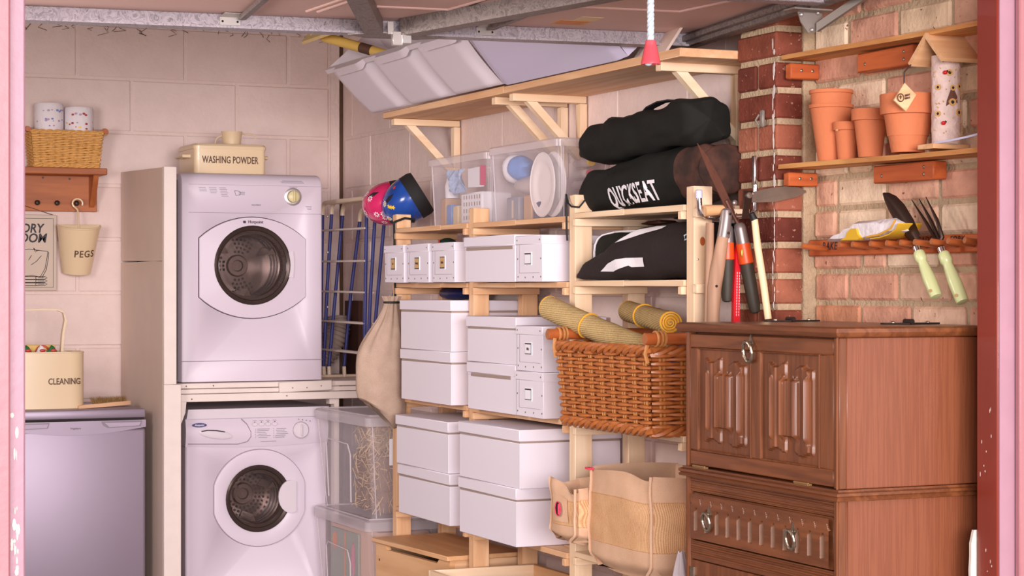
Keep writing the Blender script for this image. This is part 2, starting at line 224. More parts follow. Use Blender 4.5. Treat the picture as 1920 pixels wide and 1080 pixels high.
# ------------------------------------------------------------------ mesh builder
class MB:
    def __init__(s): s.v = []; s.f = []
    def add(s, v, f):
        n = len(s.v); s.v += [Vector(a) for a in v]; s.f += [tuple(i+n for i in q) for q in f]; return s
    def bx(s, x0, x1, y0, y1, z0, z1, c=0):
        if x0 > x1: x0, x1 = x1, x0
        if y0 > y1: y0, y1 = y1, y0
        if z0 > z1: z0, z1 = z1, z0
        c = min(c, (x1-x0)*.45, (y1-y0)*.45, (z1-z0)*.45)
        if c <= 0:
            v = [(x, y, z) for x in (x0, x1) for y in (y0, y1) for z in (z0, z1)]
            return s.add(v, [(0, 1, 3, 2), (4, 6, 7, 5), (0, 4, 5, 1), (2, 3, 7, 6), (0, 2, 6, 4), (1, 5, 7, 3)])
        b = bmesh.new(); bmesh.ops.create_cube(b, size=1)
        for q in b.verts: q.co = ((x0+x1)/2+q.co.x*(x1-x0), (y0+y1)/2+q.co.y*(y1-y0), (z0+z1)/2+q.co.z*(z1-z0))
        bmesh.ops.bevel(b, geom=b.edges[:], offset=c, segments=1, affect='EDGES', profile=.5)
        b.verts.index_update()
        s.add([q.co.copy() for q in b.verts], [tuple(q.index for q in f.verts) for f in b.faces]); b.free(); return s
    def rbx(s, x0, x1, y0, y1, z0, z1, r, seg=4):
        b = bmesh.new(); bmesh.ops.create_cube(b, size=1)
        for q in b.verts: q.co = ((x0+x1)/2+q.co.x*(x1-x0), (y0+y1)/2+q.co.y*(y1-y0), (z0+z1)/2+q.co.z*(z1-z0))
        bmesh.ops.bevel(b, geom=b.edges[:], offset=r, segments=seg, affect='EDGES', profile=.5)
        b.verts.index_update()
        s.add([q.co.copy() for q in b.verts], [tuple(q.index for q in f.verts) for f in b.faces]); b.free(); return s
    def loft(s, rings, caps=True, closed=True):
        n = len(rings[0]); v = [p for r in rings for p in r]; f = []
        for i in range(len(rings)-1):
            for j in range(n if closed else n-1):
                k = (j+1) % n
                f.append((i*n+j, i*n+k, (i+1)*n+k, (i+1)*n+j))
        if caps and closed:
            f.append(tuple(range(n-1, -1, -1))); f.append(tuple((len(rings)-1)*n+j for j in range(n)))
        return s.add(v, f)
    def tube(s, pts, r, n=8, caps=True):
        pts = [Vector(p) for p in pts]; rs = r if isinstance(r, (list, tuple)) else [r]*len(pts)
        up = None; rings = []
        for i, p in enumerate(pts):
            t = (pts[min(i+1, len(pts)-1)]-pts[max(i-1, 0)]).normalized()
            if up is None:
                up = Vector((0, 0, 1)) if abs(t.z) < .9 else Vector((1, 0, 0))
            up = (up-t*up.dot(t)).normalized(); b = t.cross(up)
            rings.append([p+(up*math.cos(a)+b*math.sin(a))*rs[i] for a in [2*PI*k/n for k in range(n)]])
        return s.loft(rings, caps)
    def lathe(s, prof, n=24, at=(0, 0, 0), axis='z', caps=False):
        rings = []
        for r, z in prof:
            ring = []
            for k in range(n):
                a = 2*PI*k/n; c, d = r*math.cos(a), r*math.sin(a)
                p = {'z': (c, d, z), 'y': (c, z, d), 'x': (z, c, d)}[axis]
                ring.append((p[0]+at[0], p[1]+at[1], p[2]+at[2]))
            rings.append(ring)
        return s.loft(rings, caps)
    def prism(s, poly, vec):
        v = Vector(vec); n = len(poly); P = [Vector(p) for p in poly]
        return s.loft([P, [p+v for p in P]])
    def grid(s, fn, nu, nv, cu=False):
        v = [fn(i/(nu if cu else nu), j/nv) for i in range(nu if cu else nu+1) for j in range(nv+1)]
        f = []; m = nv+1; N = nu if cu else nu+1
        for i in range(nu):
            for j in range(nv):
                a = i*m+j; b = ((i+1) % N)*m+j
                f.append((a, b, b+1, a+1))
        return s.add(v, f)
    def ball(s, c, rx, ry, rz, nu=14, nv=8):
        return s.grid(lambda u, v: (c[0]+rx*math.cos(2*PI*u)*math.sin(PI*v), c[1]+ry*math.sin(2*PI*u)*math.sin(PI*v), c[2]+rz*math.cos(PI*v)), nu, nv, True)
    def disc(s, c, r, axis, n=12, r2=None):
        r2 = r2 or r; p = []
        for k in range(n):
            a = 2*PI*k/n; x, y = r*math.cos(a), r2*math.sin(a)
            q = {'y': (x, 0, y), 'x': (0, x, y), 'z': (x, y, 0)}[axis]
            p.append((c[0]+q[0], c[1]+q[1], c[2]+q[2]))
        return s.add(p, [tuple(range(n))])
    def tf(s, m, start=0):
        for i in range(start, len(s.v)): s.v[i] = m @ s.v[i]
        return s
    def rot(s, ang, axis, piv):
        p = Vector(piv); return s.tf(Matrix.Translation(p) @ Matrix.Rotation(ang, 4, axis) @ Matrix.Translation(-p))
    def map(s, fn):
        s.v = [Vector(fn(p)) for p in s.v]; return s
def rootloc(p):
    L = Vector((0, 0, 0))
    while p is not None: L += p.location; p = p.parent
    return L
def obj(name, mb, m, parent=None, flat=False, loc=None, fixn=True):
    """links a builder's mesh as one object; builder coordinates are world coordinates"""
    L = rootloc(parent) if parent is not None else (Vector(loc) if loc is not None else Vector((0, 0, 0)))
    me = bpy.data.meshes.new(name); me.from_pydata([tuple(p-L) for p in mb.v], [], mb.f); me.materials.append(m)
    if fixn:
        b = bmesh.new(); b.from_mesh(me); bmesh.ops.recalc_face_normals(b, faces=b.faces[:]); b.to_mesh(me); b.free()
    if not flat:
        me.shade_smooth(); me.set_sharp_from_angle(angle=math.radians(38))
    o = bpy.data.objects.new(name, me); COL.objects.link(o)
    if parent is not None: o.parent = parent
    elif loc is not None: o.location = loc
    return o
def thing(name, label, cat, loc, group=None):
    o = bpy.data.objects.new(name, None); COL.objects.link(o); o.location = loc; o.empty_display_size = .05
    o['label'] = label; o['category'] = cat
    if group: o['group'] = group
    return o
def tag(o, label, cat, group=None):
    o['label'] = label; o['category'] = cat
    if group: o['group'] = group
    return o
def struct(o): o['kind'] = 'structure'; return o
def stuff(o): o['kind'] = 'stuff'; return o
def text(s, size, depth, sx=1, bold=0, shear=0, align='CENTER', space=1):
    """lettering in the XZ plane facing -y, centred on the origin"""
    c = bpy.data.curves.new('lettering', 'FONT'); c.body = s; c.size = size; c.extrude = depth; c.align_x = align; c.align_y = 'CENTER'; c.offset = bold; c.shear = shear; c.space_character = space; c.resolution_u = 3
    o = bpy.data.objects.new('lettering', c); COL.objects.link(o)
    me = bpy.data.meshes.new_from_object(o.evaluated_get(bpy.context.evaluated_depsgraph_get()))
    mb = MB(); mb.add([(p.co.x*sx, -p.co.z, p.co.y) for p in me.vertices], [tuple(f.vertices) for f in me.polygons])
    bpy.data.objects.remove(o); bpy.data.curves.remove(c); bpy.data.meshes.remove(me)
    return mb
def T(x, y, z): return Matrix.Translation((x, y, z))
def facex(mb): return mb.tf(Matrix.Rotation(-PI/2, 4, 'Z'))      # lettering turned to face -x
def smooth(a, b, x):
    t = max(0, min(1, (x-a)/(b-a))); return t*t*(3-2*t)
def lerp(a, b, t): return a+(b-a)*t
def arc(c, r, a0, a1, n, plane='xz'):
    out = []
    for i in range(n+1):
        a = lerp(a0, a1, i/n); p, q = r*math.cos(a), r*math.sin(a)
        out.append({'xz': (c[0]+p, c[1], c[2]+q), 'yz': (c[0], c[1]+p, c[2]+q), 'xy': (c[0]+p, c[1]+q, c[2])}[plane])
    return out
def cut(o, cutter):
    c = obj('cutter', cutter, M['gap']); m_ = o.modifiers.new('cut', 'BOOLEAN'); m_.operation = 'DIFFERENCE'; m_.object = c; m_.solver = 'EXACT'
    if o.parent is not None: c.location = (0, 0, 0)
    bpy.context.view_layer.update()
    me = bpy.data.meshes.new_from_object(o.evaluated_get(bpy.context.evaluated_depsgraph_get())); o.modifiers.clear(); o.data = me
    bpy.data.objects.remove(c)

# ================================================================== structure
H = 2.6
struct(obj('floor', MB().bx(-9, 7, -16, .3, -.1, 0), M['floor']))
struct(obj('ceiling', MB().bx(-3.6, .3, -4.9, .3, H, H+.1), M['ceiling']))
wb = struct(obj('wall_back', MB().bx(-3.6, -.012, .005, .25, 0, H), M['blockjoint']))
wr = struct(obj('wall_right', MB().bx(.008, .25, -4.66, -3.61, 0, H), M['mortar']))
obj('painted_core', MB().bx(.003, .25, -3.61, .25, 0, H), M['blockjoint'], wr)
struct(obj('wall_left', MB().bx(-3.7, -3.5, -4.9, .25, 0, H), M['blockjoint']))
struct(obj('wall_front', MB().bx(-3.6, -2.46, -4.86, -4.70, 0, H).bx(-2.46, .3, -4.86, -4.72, 2.32, H).bx(.0, .3, -4.86, -4.66, 0, 2.32), M['mortar']))
def unit(sx, sy, sz, c):
    me = bpy.data.meshes.new('masonry_unit'); b = MB().bx(-sx/2, sx/2, -sy/2, sy/2, -sz/2, sz/2, c)
    me.from_pydata([tuple(p) for p in b.v], [], b.f); return me
def course(parent, name, me, m, pos, rz=0, jig=.0015):
    if not me.materials: me.materials.append(m)
    o = bpy.data.objects.new(name, me); COL.objects.link(o); o.parent = parent
    o.location = (pos[0]+random.uniform(-jig, jig), pos[1]+random.uniform(-jig, jig), pos[2]); o.rotation_euler = (random.uniform(-.003, .003), random.uniform(-.003, .003), rz)
    return o
# back wall: painted concrete blocks, 450 x 225, joints barely recessed
_uc = {}
def blocks_row(parent, axis, a0, a1, z, off, face):
    """lays one course from a0 to a1 (a0<a1) with running-bond offset"""
    x = a1-off
    edges = [a1]
    while x > a0+.03: edges.append(x); x -= .459
    edges.append(a0)
    for i in range(len(edges)-1):
        hi, lo = edges[i], edges[i+1]; ln = hi-lo-.012
        if ln < .02: continue
        key = (axis, round(ln, 3))
        if key not in _uc: _uc[key] = unit(*((ln, .06, .2135, .004) if axis == 'x' else (.06, ln, .2135, .004)))
        c = (hi+lo)/2
        course(parent, 'block', _uc[key], M['block'], (c, face+.03, z) if axis == 'x' else (face+.03, c, z))
for k in range(-5, 6):
    zc = 1.31+.2245*k+.11225
    blocks_row(wb, 'x', -2.4, -.058, zc, (.19+.2295*(k % 2)) % .459, 0)
    if zc < H: blocks_row(wr, 'y', -3.60, -.03, zc, (.10+.2295*((k+1) % 2)) % .459, 0)
obj('corner_strip', MB().bx(-.056, -.014, -.004, .03, 0, H, .003), M['blockjoint'], wb)
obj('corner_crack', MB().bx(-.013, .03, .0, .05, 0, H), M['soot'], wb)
rb = MB()
for k in range(46):
    x = -1.75+k*.037+random.uniform(-.02, .02); z = 2.425+random.uniform(-.02, .01)+.02*k/46; l = random.uniform(.01, .035)
    rb.tube([(x, -.004, z), (x+random.uniform(-.03, .03), -.008, z-l*.6), (x+random.uniform(-.03, .03), -.004, z-l)], .0011, 4)
stuff(obj('cobweb', rb, M['soot'], wb))
# right wall: bare stock bricks between the pier and the door frame
full = unit(.06, .209, .0685, .006); half = unit(.06, .097, .0685, .006); q3 = unit(.06, .149, .0685, .006)
zr = 1.2495
for k in range(-6, 16):
    zc = zr+k*.0832
    y = -3.80-.012; first = [None, half][k % 2] if k % 4 != 1 else q3
    while y > -4.72:
        me, ln = (first, {half: .097, q3: .149}.get(first, .209)) if first else (full, .209)
        first = None
        if random.random() < .14 and me is full: me, ln = half, .097
        course(wr, 'brick', me, M['brick'], (.03+random.uniform(-.002, .002), y-ln/2, zc))
        y -= ln+.016
pier = struct(obj('wall_pier', MB().bx(-.103, .1, -3.79, -3.598, 0, H), M['mortar']))
pf = unit(.226, .105, .067, .005); ps = unit(.113, .2, .067, .005); pn = unit(.12, .21, .067, .005); ph = unit(.108, .1, .067, .005)
for k in range(-14, 16):
    zc = zr+k*.0832-.012
    if k % 2: course(pier, 'brick', unit(.16, .205, .067, .005), M['redbrick'], (-.03, -3.693, zc))
    else:
        course(pier, 'brick', unit(.16, .098, .067, .005), M['redbrick'], (-.03, -3.640, zc)); course(pier, 'brick', unit(.16, .098, .067, .005), M['redbrick'], (-.03, -3.747, zc))
s = MB()
for k in range(34):
    z = 1.98-k*.022+random.uniform(-.01, .01)
    if z < 1.25: break
    r = random.uniform(.002, .006) if z > 1.55 else random.uniform(.0008, .002)
    s.ball((-.1105, -3.783+random.uniform(-.004, .006), z), .0015, r, random.uniform(.008, .02), 6, 4)
stuff(obj('lime_streak', s, M['lime'], pier))
obj('mortar_fillet', MB().bx(-.03, .02, -3.806, -3.79, .9, H, .004), M['mortar'], pier)
# door frame posts
t1 = struct(obj('trim_1', MB().bx(-2.40, -2.293, -4.79, -4.70, 0, 2.32, .004), M['skypaint2']))
obj('outer_board', MB().bx(-2.46, -2.327, -4.83, -4.79, 0, 2.32, .004), M['skypaint'], t1)
obj('bead', MB().tube([(-2.328, -4.80, 0), (-2.328, -4.80, 2.32)], .006, 6), M['skypaint2'], t1)
s = MB()
for k in range(26):
    s.ball((-2.312+random.uniform(-.006, .006), -4.791, .86+random.uniform(-.06, .06)+.25*(k % 3 == 0)*random.random()), random.uniform(.001, .004), .0012, random.uniform(.003, .012), 6, 4)
stuff(obj('paint_flake', s, M['bare'], t1))
t2 = struct(obj('trim_2', MB().bx(-.137, -.02, -4.775, -4.70, 0, 2.32, .003), M['redpaint']))
obj('front_face', MB().bx(-.133, -.06, -4.779, -4.7755, 0, 2.32), M['skypaint2'], t2)  # skin over the red jamb, sky reflection put into its colour
obj('outer_board', MB().bx(-.094, .1, -4.80, -4.781, 0, 2.32, .004), M['skypaint'], t2)
s = MB()
for k in range(16):
    s.ball((-.1372, -4.70-random.uniform(.006, .07), random.choice((.62, .70, .95, 1.02))+random.uniform(-.05, .05)), .0004, random.uniform(.0006, .0018), random.uniform(.001, .006), 6, 4)
stuff(obj('paint_chip', s, M['bare'], t2))
s = MB(); pts = []
z = 0.0
while z < .79: pts.append((-.139+random.uniform(-.003, .002)-.010*(z < .76)-.006*(z < .6), z)); z += .03
s.prism([(-.125, -4.697, 0)]+[(x, -4.697, z) for x, z in pts]+[(-.125, -4.697, pts[-1][1])], (0, .008, 0))
obj('bare_plaster_edge', s, M['bare'], t2, flat=True)
struct(obj('trim_3', MB().bx(-2.46, -.02, -4.79, -4.70, 2.25, 2.34, .004), M['skypaint2']))

# ------------------------------------------------------------------ up-and-over garage door, lying open overhead
yr, zrr = -3.37, 2.030
door = struct(obj('door_1', MB().bx(-2.24, -.15, -5.6, yr+.002, zrr+.038, zrr+.06), M['doorpanel']))
door['label'] = 'pink panelled up-and-over garage door lying open overhead on galvanised rails'
DM = Matrix.Translation((-.122, yr, zrr-.010)) @ Matrix.Rotation(math.radians(-2.9), 4, 'X') @ Matrix.Rotation(math.radians(-.8), 4, 'Y') @ Matrix.Translation((.15, -yr, -zrr))
def dpart(name, mb, m): return obj(name, mb, m, door)
for y in (-3.62, -3.66): dpart('panel_ridge', MB().tube([(-2.1, y, zrr+.0372), (-1.75, y, zrr+.0372)], .004, 6), M['doorpanel'])
for (xa, ya, xb, yb) in ((-1.35, -3.47, -1.30, -3.75), (-1.32, -3.47, -1.27, -3.75), (-.86, -3.47, -.83, -3.9), (-.82, -3.47, -.79, -3.9), (-1.24, -3.58, -1.0, -3.58), (-.68, -3.70, -.38, -3.70), (-.38, -3.70, -.30, -3.95), (-1.0, -3.58, -.95, -3.8)):
    dpart('panel_ridge', MB().tube([(xa, ya, zrr+.0372), (xb, yb, zrr+.0372)], .004, 6), M['doorpanel'])
dpart('rear_rail', MB().bx(-2.24, -.15, yr-.012, yr+.03, zrr-.0, zrr+.038, .002).bx(-2.24, -.15, yr-.03, yr-.012, zrr-.002, zrr+.004), M['galv'])
dpart('side_rail', MB().bx(-.185, -.15, -5.6, yr, zrr-.004, zrr+.038, .004).bx(-.197, -.185, -5.6, yr, zrr+.012, zrr+.03, .003), M['galvdark'])
dpart('side_rail', MB().bx(-2.24, -2.205, -5.6, yr, zrr-.004, zrr+.038, .004), M['galvdark'])
dpart('cross_rail', MB().bx(-2.24, -.15, -4.10, -4.06, zrr-.004, zrr+.038, .002), M['galv'])
def beam(a, b, wd, h):
    a, b = Vector(a), Vector(b); d = (b-a).normalized(); s = d.cross(Vector((0, 0, 1))).normalized()*wd/2
    return MB().loft([[p-s, p+s, p+s+Vector((0, 0, h)), p-s+Vector((0, 0, h))] for p in (a, b)])
dpart('diagonal_strut', beam((-1.14, -3.40, zrr-.004), (-1.45, -4.06, zrr+.0), .05, .04), M['galvdark'])
dpart('diagonal_strut', beam((-1.05, -3.41, zrr-.008), (-.72, -4.06, zrr-.004), .055, .045), M['galvdark'])
dpart('thin_strut', beam((-1.50, -3.40, zrr+.02), (-1.56, -4.06, zrr+.02), .016, .012), M['galvdark'])
dpart('thin_strut', beam((-.80, -3.40, zrr+.02), (-.78, -4.06, zrr+.02), .018, .014), M['galvdark'])
for x in (-1.53, -.81):
    o = dpart('hinge_bracket', MB().bx(x-.027, x+.027, yr-.016, yr-.012, zrr+.008, zrr+.028).prism([(x-.027, yr-.016, zrr+.028), (x+.027, yr-.016, zrr+.028), (x+.03, yr-.04, zrr+.034), (x-.02, yr-.04, zrr+.034)], (0, 0, .002)), M['zinc'])
    for d in (-.02, .02): obj('screw', MB().ball((x+d, yr-.017, zrr+.017), .003, .002, .003, 8, 5), M['gap'], o)
la = dpart('latch_plate', MB().prism([(-1.21, yr-.02, zrr-.006), (-1.13, yr-.045, zrr-.002), (-1.05, yr-.045, zrr-.004), (-.93, yr-.02, zrr-.006), (-1.0, yr+.02, zrr-.006), (-1.15, yr+.02, zrr-.006)], (0, 0, .003)), M['galvdark'])
obj('latch_bracket', MB().bx(-1.108, -1.092, yr-.05, yr-.047, zrr-.005, zrr+.028).bx(-1.05, -1.04, yr-.05, yr-.047, zrr+.0, zrr+.028), M['zinc'], la)
obj('latch_bolt', MB().bx(-1.096, -1.068, yr-.055, yr-.04, zrr-.035, zrr+.002, .001).bx(-1.07, -1.045, yr-.06, yr-.05, zrr-.03, zrr-.008, .001).tube([(-1.07, yr-.058, zrr-.006), (-1.025, yr-.058, zrr+.0)], .004, 8), M['zinc'], la)
dpart('release_cable', MB().tube([(-1.03, yr-.06, zrr+.0), (-1.0, yr-.06, zrr+.002), (-.975, yr-.07, zrr+.02), (-.965, yr-.15, zrr+.04), (-.96, yr-.6, zrr+.03)], .0022, 6), M['wire'])
dpart('maker_label', MB().bx(-.64, -.54, -3.50, -3.44, zrr+.0371, zrr+.0378), M['sticker'])
dpart('maker_label', MB().bx(-.60, -.535, -3.56, -3.505, zrr+.0371, zrr+.0378), M['stickerpale'])
s = MB()
for k in range(5): s.bx(-.63, -.55, -3.492+k*.011, -3.490+k*.011, zrr+.0364, zrr+.0370)
stuff(dpart('label_print', s, M['dowel']))
door.matrix_world = DM
# lifting arm and corner plate on the door's right side
arm = thing('lifting_arm', 'grey steel lifting arm with triangular plate at the garage door corner above the pier', 'bracket', (-.11, -3.98, 2.0))
obj('corner_plate', MB().prism([(-.158, -3.98, 2.045), (-.085, -3.98, 2.055), (-.084, -3.98, 2.03), (-.106, -3.98, 1.995), (-.128, -3.98, 1.992), (-.150, -3.98, 2.02)], (0, .004, 0)).bx(-.20, -.085, -4.03, -3.976, 2.045, 2.049), M['rustyplate'], arm)
for (x, z) in ((-.118, 2.0), (-.15, 2.038), (-.1, 2.045)): obj('bolt', MB().ball((x, -3.984, z), .006, .005, .006, 8, 5), M['zinc'], arm)
obj('arm_bar', beam((-.105, -3.99, 1.995), (.0, -4.3, 2.14), .012, .022), M['rustyplate'], arm)

# ================================================================== left side: wall shelf, rolls, sign, buckets
sh = thing('peg_shelf', 'brown wooden wall shelf with black pegs, carrying a wicker basket', 'shelf', (-1.43, 0, 1.64))
obj('shelf_board', MB().bx(-1.80, -1.075, -.150, -.006, 1.795, 1.822, .003), wood('brown', 'x'), sh)
obj('back_board', MB().bx(-1.78, -1.09, -.028, -.006, 1.647, 1.795, .002), wood('brown', 'x'), sh)
for x in (-1.78, -1.125): obj('bracket', MB().prism([(x, -.028, 1.665), (x, -.05, 1.675), (x, -.10, 1.76), (x, -.118, 1.795), (x, -.028, 1.795)], (.022, 0, 0)), wood('brown', 'z'), sh)
for x in (-1.66, -1.58, -1.50, -1.42, -1.34, -1.259, -1.178):
    obj('peg', MB().lathe([(.0, -.052), (.007, -.05), (.011, -.043), (.008, -.034), (.006, -.028)], 12, (x, 0, 1.681), 'y'), M['blackiron'], sh)
s = MB()
for x, z in ((-1.315, 1.785), (-1.205, 1.782)): s.disc((x, -.0285, z), .005, 'y')
stuff(obj('wood_knot', s, M['emboss'], sh))
# wicker basket on the shelf
def wicker_basket(t, x0, x1, y0, y1, z0, z1, taper, nst, nrow, r, mw, ml=None, amp=1.0, stk=1.0):
    def pt(u, f):
        """point on the rounded rectangle at height fraction f"""
        k = taper*(1-f); a, b, c, d = x0+k, x1-k, y0+k, y1-k
        L = [b-a, d-c, b-a, d-c]; tot = sum(L); s_ = (u % 1)*tot
        if s_ < L[0]: p = (a+s_, c); n = (0, -1)
        elif s_ < L[0]+L[1]: p = (b, c+s_-L[0]); n = (1, 0)
        elif s_ < L[0]*2+L[1]: p = (b-(s_-L[0]-L[1]), d); n = (0, 1)
        else: p = (a, d-(s_-2*L[0]-L[1])); n = (-1, 0)
        return p, n
    for j in range(nrow):
        f = (j+.5)/nrow; pts = []; rr = []; N = nst*8; jz = random.uniform(-.12, .12)
        for i in range(N+1):
            (px, py), n = pt(i/N, f); ph = PI*i/4.0+PI*(j % 2); sw = math.sin(ph)
            wv = amp*r*(abs(sw)**.7)*(1 if sw > 0 else -1)
            pts.append((px+n[0]*wv, py+n[1]*wv, lerp(z0, z1, f)+(jz+.12*math.sin(i*.9+j*2))*r)); rr.append(r*(.74+.42*abs(sw)))
        obj('willow_strand', MB().tube(pts, rr, 6, False), mw, t)
    s = MB()
    for i in range(nst*2):
        for d in (-.45, .45):
            u = (i*4+2)/(nst*8)+d*r*stk/1.0
            (ax, ay), n = pt(u, 0); (bx_, by), n = pt(u, 1)
            s.tube([(ax, ay, z0), (bx_, by, z1)], r*.62, 6)
    stuff(obj('upright_stake', s, mw if ml is None else ml, t))
    return pt
bk = thing('wicker_basket', 'small honey-coloured wicker basket with wooden dowel handles on the brown peg shelf', 'basket', (-1.235, -.065, 1.822))
pt = wicker_basket(bk, -1.385, -1.092, -.144, -.012, 1.832, 1.965, .014, 13, 19, .0040, M['wicker'], None, 1.1, 1.6)
for z, rr, nm, k in ((1.829, .007, 'base_braid', .014), (1.968, .0075, 'rim_braid', 0)):
    for ph in (0, PI):
        pts = []
        for i in range(161):
            (px, py), n = pt(i/160, 0 if k else 1); a = i*.55+ph
            pts.append((px+n[0]*.004*math.cos(a), py+n[1]*.004*math.cos(a), z+.004*math.sin(a)))
        obj(nm, MB().tube(pts, rr*.72, 6), M['wicker'], bk)
obj('base', MB().bx(-1.372, -1.104, -.13, -.022, 1.823, 1.829), M['wicker'], bk)
for x in (-1.398, -1.082):
    hd = obj('handle', MB().tube([(x, -.150, 1.975), (x, -.008, 1.975)], .0105, 12), M['dowel'], bk)
    obj('binding', MB().tube(arc((x, -.132, 1.972), .0135, 0, 2*PI, 14), .0028, 6).tube(arc((x, -.125, 1.972), .0135, 0, 2*PI, 14), .0028, 6), M['willowlight'], hd)
def toilet_roll(x, z0, label, prints, h=.145):
    t = thing('toilet_roll', label, 'toilet roll', (x, -.068, z0), 'toilet rolls in the basket')
    obj('roll', MB().lathe([(.018, z0), (.056, z0), (.0595, z0+.008), (.0595, z0+h-.008), (.056, z0+h), (.018, z0+h), (.018, z0)], 32, (x, -.079, 0)), M['paper'], t)
    random.seed(int(-x*100))
    for m_, n_ in prints:
        s = MB()
        for k in range(n_):
            a = -PI/2+random.uniform(-1.2, 1.2); z = random.choice((z0+h-.03, z0+h-.03, z0+h*.55, z0+h*.4, z0+h*.5))+random.uniform(-.004, .004)
            c = Vector((x+.0599*math.cos(a), -.079+.0599*math.sin(a), z)); tx = Vector((-math.sin(a), math.cos(a), 0)); ra = random.uniform(.003, .007)
            s.add([c+tx*ra*math.cos(q*PI/4)+Vector((0, 0, ra*.7*math.sin(q*PI/4))) for q in range(8)], [tuple(range(8))])
        stuff(obj('printed_motif', s, m_, t))
    return t
toilet_roll(-1.301, 1.935, 'left toilet roll, taller, with blue and lilac print, in the wicker basket', ((M['blueprint'], 8), (M['pinkprint'], 12)), .15)
toilet_roll(-1.178, 1.93, 'right toilet roll, white with small red motifs, in the wicker basket', ((M['redprint'], 9), (M['pinkprint'], 5), (M['star'], 3)), .143)
random.seed(11)
# laundry room sign
sg = thing('sign', 'cream laundry room sign with drawing of a pillow on folded towels, below the peg shelf', 'sign', (-1.43, -.01, 1.32))
obj('board', MB().bx(-1.605, -1.257, -.022, -.006, 1.319, 1.632, .002), M['sign'], sg)
bd = MB()
for a, b, c, d in ((-1.592, -1.270, 1.616, 1.6175), (-1.592, -1.270, 1.332, 1.3335), (-1.2715, -1.270, 1.332, 1.6175), (-1.592, -1.5905, 1.332, 1.6175)): bd.bx(a, b, -.0232, -.022, c, d)
obj('border_line', bd, M['ink'], sg, flat=True)
obj('lettering', text('LAUNDRY', .052, .0006, .86, .0012, .18, 'RIGHT').tf(T(-1.314, -.0228, 1.574)), M['ink'], sg, flat=True)
obj('lettering', text('ROOM', .052, .0006, .90, .0012, .18, 'RIGHT').tf(T(-1.300, -.0228, 1.534)), M['ink'], sg, flat=True)
dr = MB(); Y_ = -.0232
def line(p): dr.tube([(a, Y_, b) for a, b in p], .0011, 4)
line([(-1.52, 1.47), (-1.47, 1.487), (-1.42, 1.482), (-1.37, 1.49), (-1.33, 1.485), (-1.293, 1.481)])
line([(-1.293, 1.481), (-1.298, 1.45), (-1.305, 1.41), (-1.325, 1.375), (-1.355, 1.382), (-1.43, 1.375), (-1.5, 1.38)])
line([(-1.29, 1.478), (-1.292, 1.45), (-1.30, 1.405), (-1.318, 1.372)]); line([(-1.52, 1.47), (-1.515, 1.43), (-1.50, 1.38)])
line([(-1.32, 1.463), (-1.34, 1.44), (-1.362, 1.425)]); line([(-1.36, 1.465), (-1.372, 1.445)])
line([(-1.352, 1.495), (-1.342, 1.484), (-1.33, 1.487), (-1.345, 1.478), (-1.352, 1.495)])
for k in range(3):
    z = 1.340+k*.013
    line([(-1.53, z), (-1.34, z)]); line([(-1.53, z+.011), (-1.34, z+.011)])
    line([(-1.34, z), (-1.305, z+.001), (-1.296, z+.006), (-1.305, z+.011), (-1.338, z+.011), (-1.345, z+.006), (-1.34, z)]); line([(-1.335, z+.006), (-1.308, z+.006)])
obj('line_drawing', dr, M['ink'], sg)
obj('hanging_wire', MB().tube([(-1.59, -.012, 1.632), (-1.46, -.05, 1.676), (-1.42, -.05, 1.676), (-1.27, -.012, 1.632)], .0012, 5), M['wire'], sg)
# peg bucket
pb = thing('peg_bucket', 'cream half-round metal bucket embossed PEGS hanging from a peg', 'bucket', (-1.178, -.07, 1.395))
def halfr(cx, rx, ry, z, y0=-.035, n=20): return [(cx+rx*math.cos(a), y0-ry*math.sin(a), z) for a in [PI*i/n for i in range(n+1)]]
rings = [halfr(-1.178, lerp(.060, .089, f), lerp(.058, .085, f), lerp(1.396, 1.594, f)) for f in (0, .03, .5, .97, 1)]
inner = [[(-1.178+(p[0]+1.178)*.96, -.037+(p[1]+.035)*.96, p[2]+.001) for p in r] for r in rings[::-1][:4]]
TILT = lambda mb: mb.rot(math.radians(13), 'X', (-1.178, -.035, 1.594)).tf(T(0, -.018, 0))
rings = [[(p[0], p[1]-.025, p[2]) for p in r] for r in rings]; inner = [[(p[0], p[1]-.025, p[2]) for p in r] for r in inner]
obj('body', TILT(MB().loft(rings+inner, True)), M['cream'], pb)
obj('rim', TILT(MB().tube(rings[-1]+[rings[-1][0]], .0035, 8)), M['cream'], pb)
hk = [(-1.178, -.085, 1.570), (-1.178, -.070, 1.64), (-1.18, -.06, 1.655)]+[(-1.178+.021*math.cos(a), -.055, 1.680+.019*math.sin(a)) for a in [PI*1.2-PI*1.35*i/12 for i in range(13)]]
obj('hook', MB().tube(hk, .0038, 8), M['cream'], pb)
lt = text('PEGS', .041, .0012, .86, .0004, 0, space=1.15).tf(T(-1.163, 0, 1.486))
def onbucket(p):
    f = (p.z-1.396)/.198; rx, ry = lerp(.060, .089, f), lerp(.058, .085, f); q = max(-1, min(1, (p.x+1.178)/rx))
    return (p.x, -.060-ry*math.sqrt(1-q*q)-.0012+p.y, p.z)
obj('lettering', TILT(lt.map(onbucket)), M['emboss'], pb, flat=True)  # raised letters, their shadows put into the brown
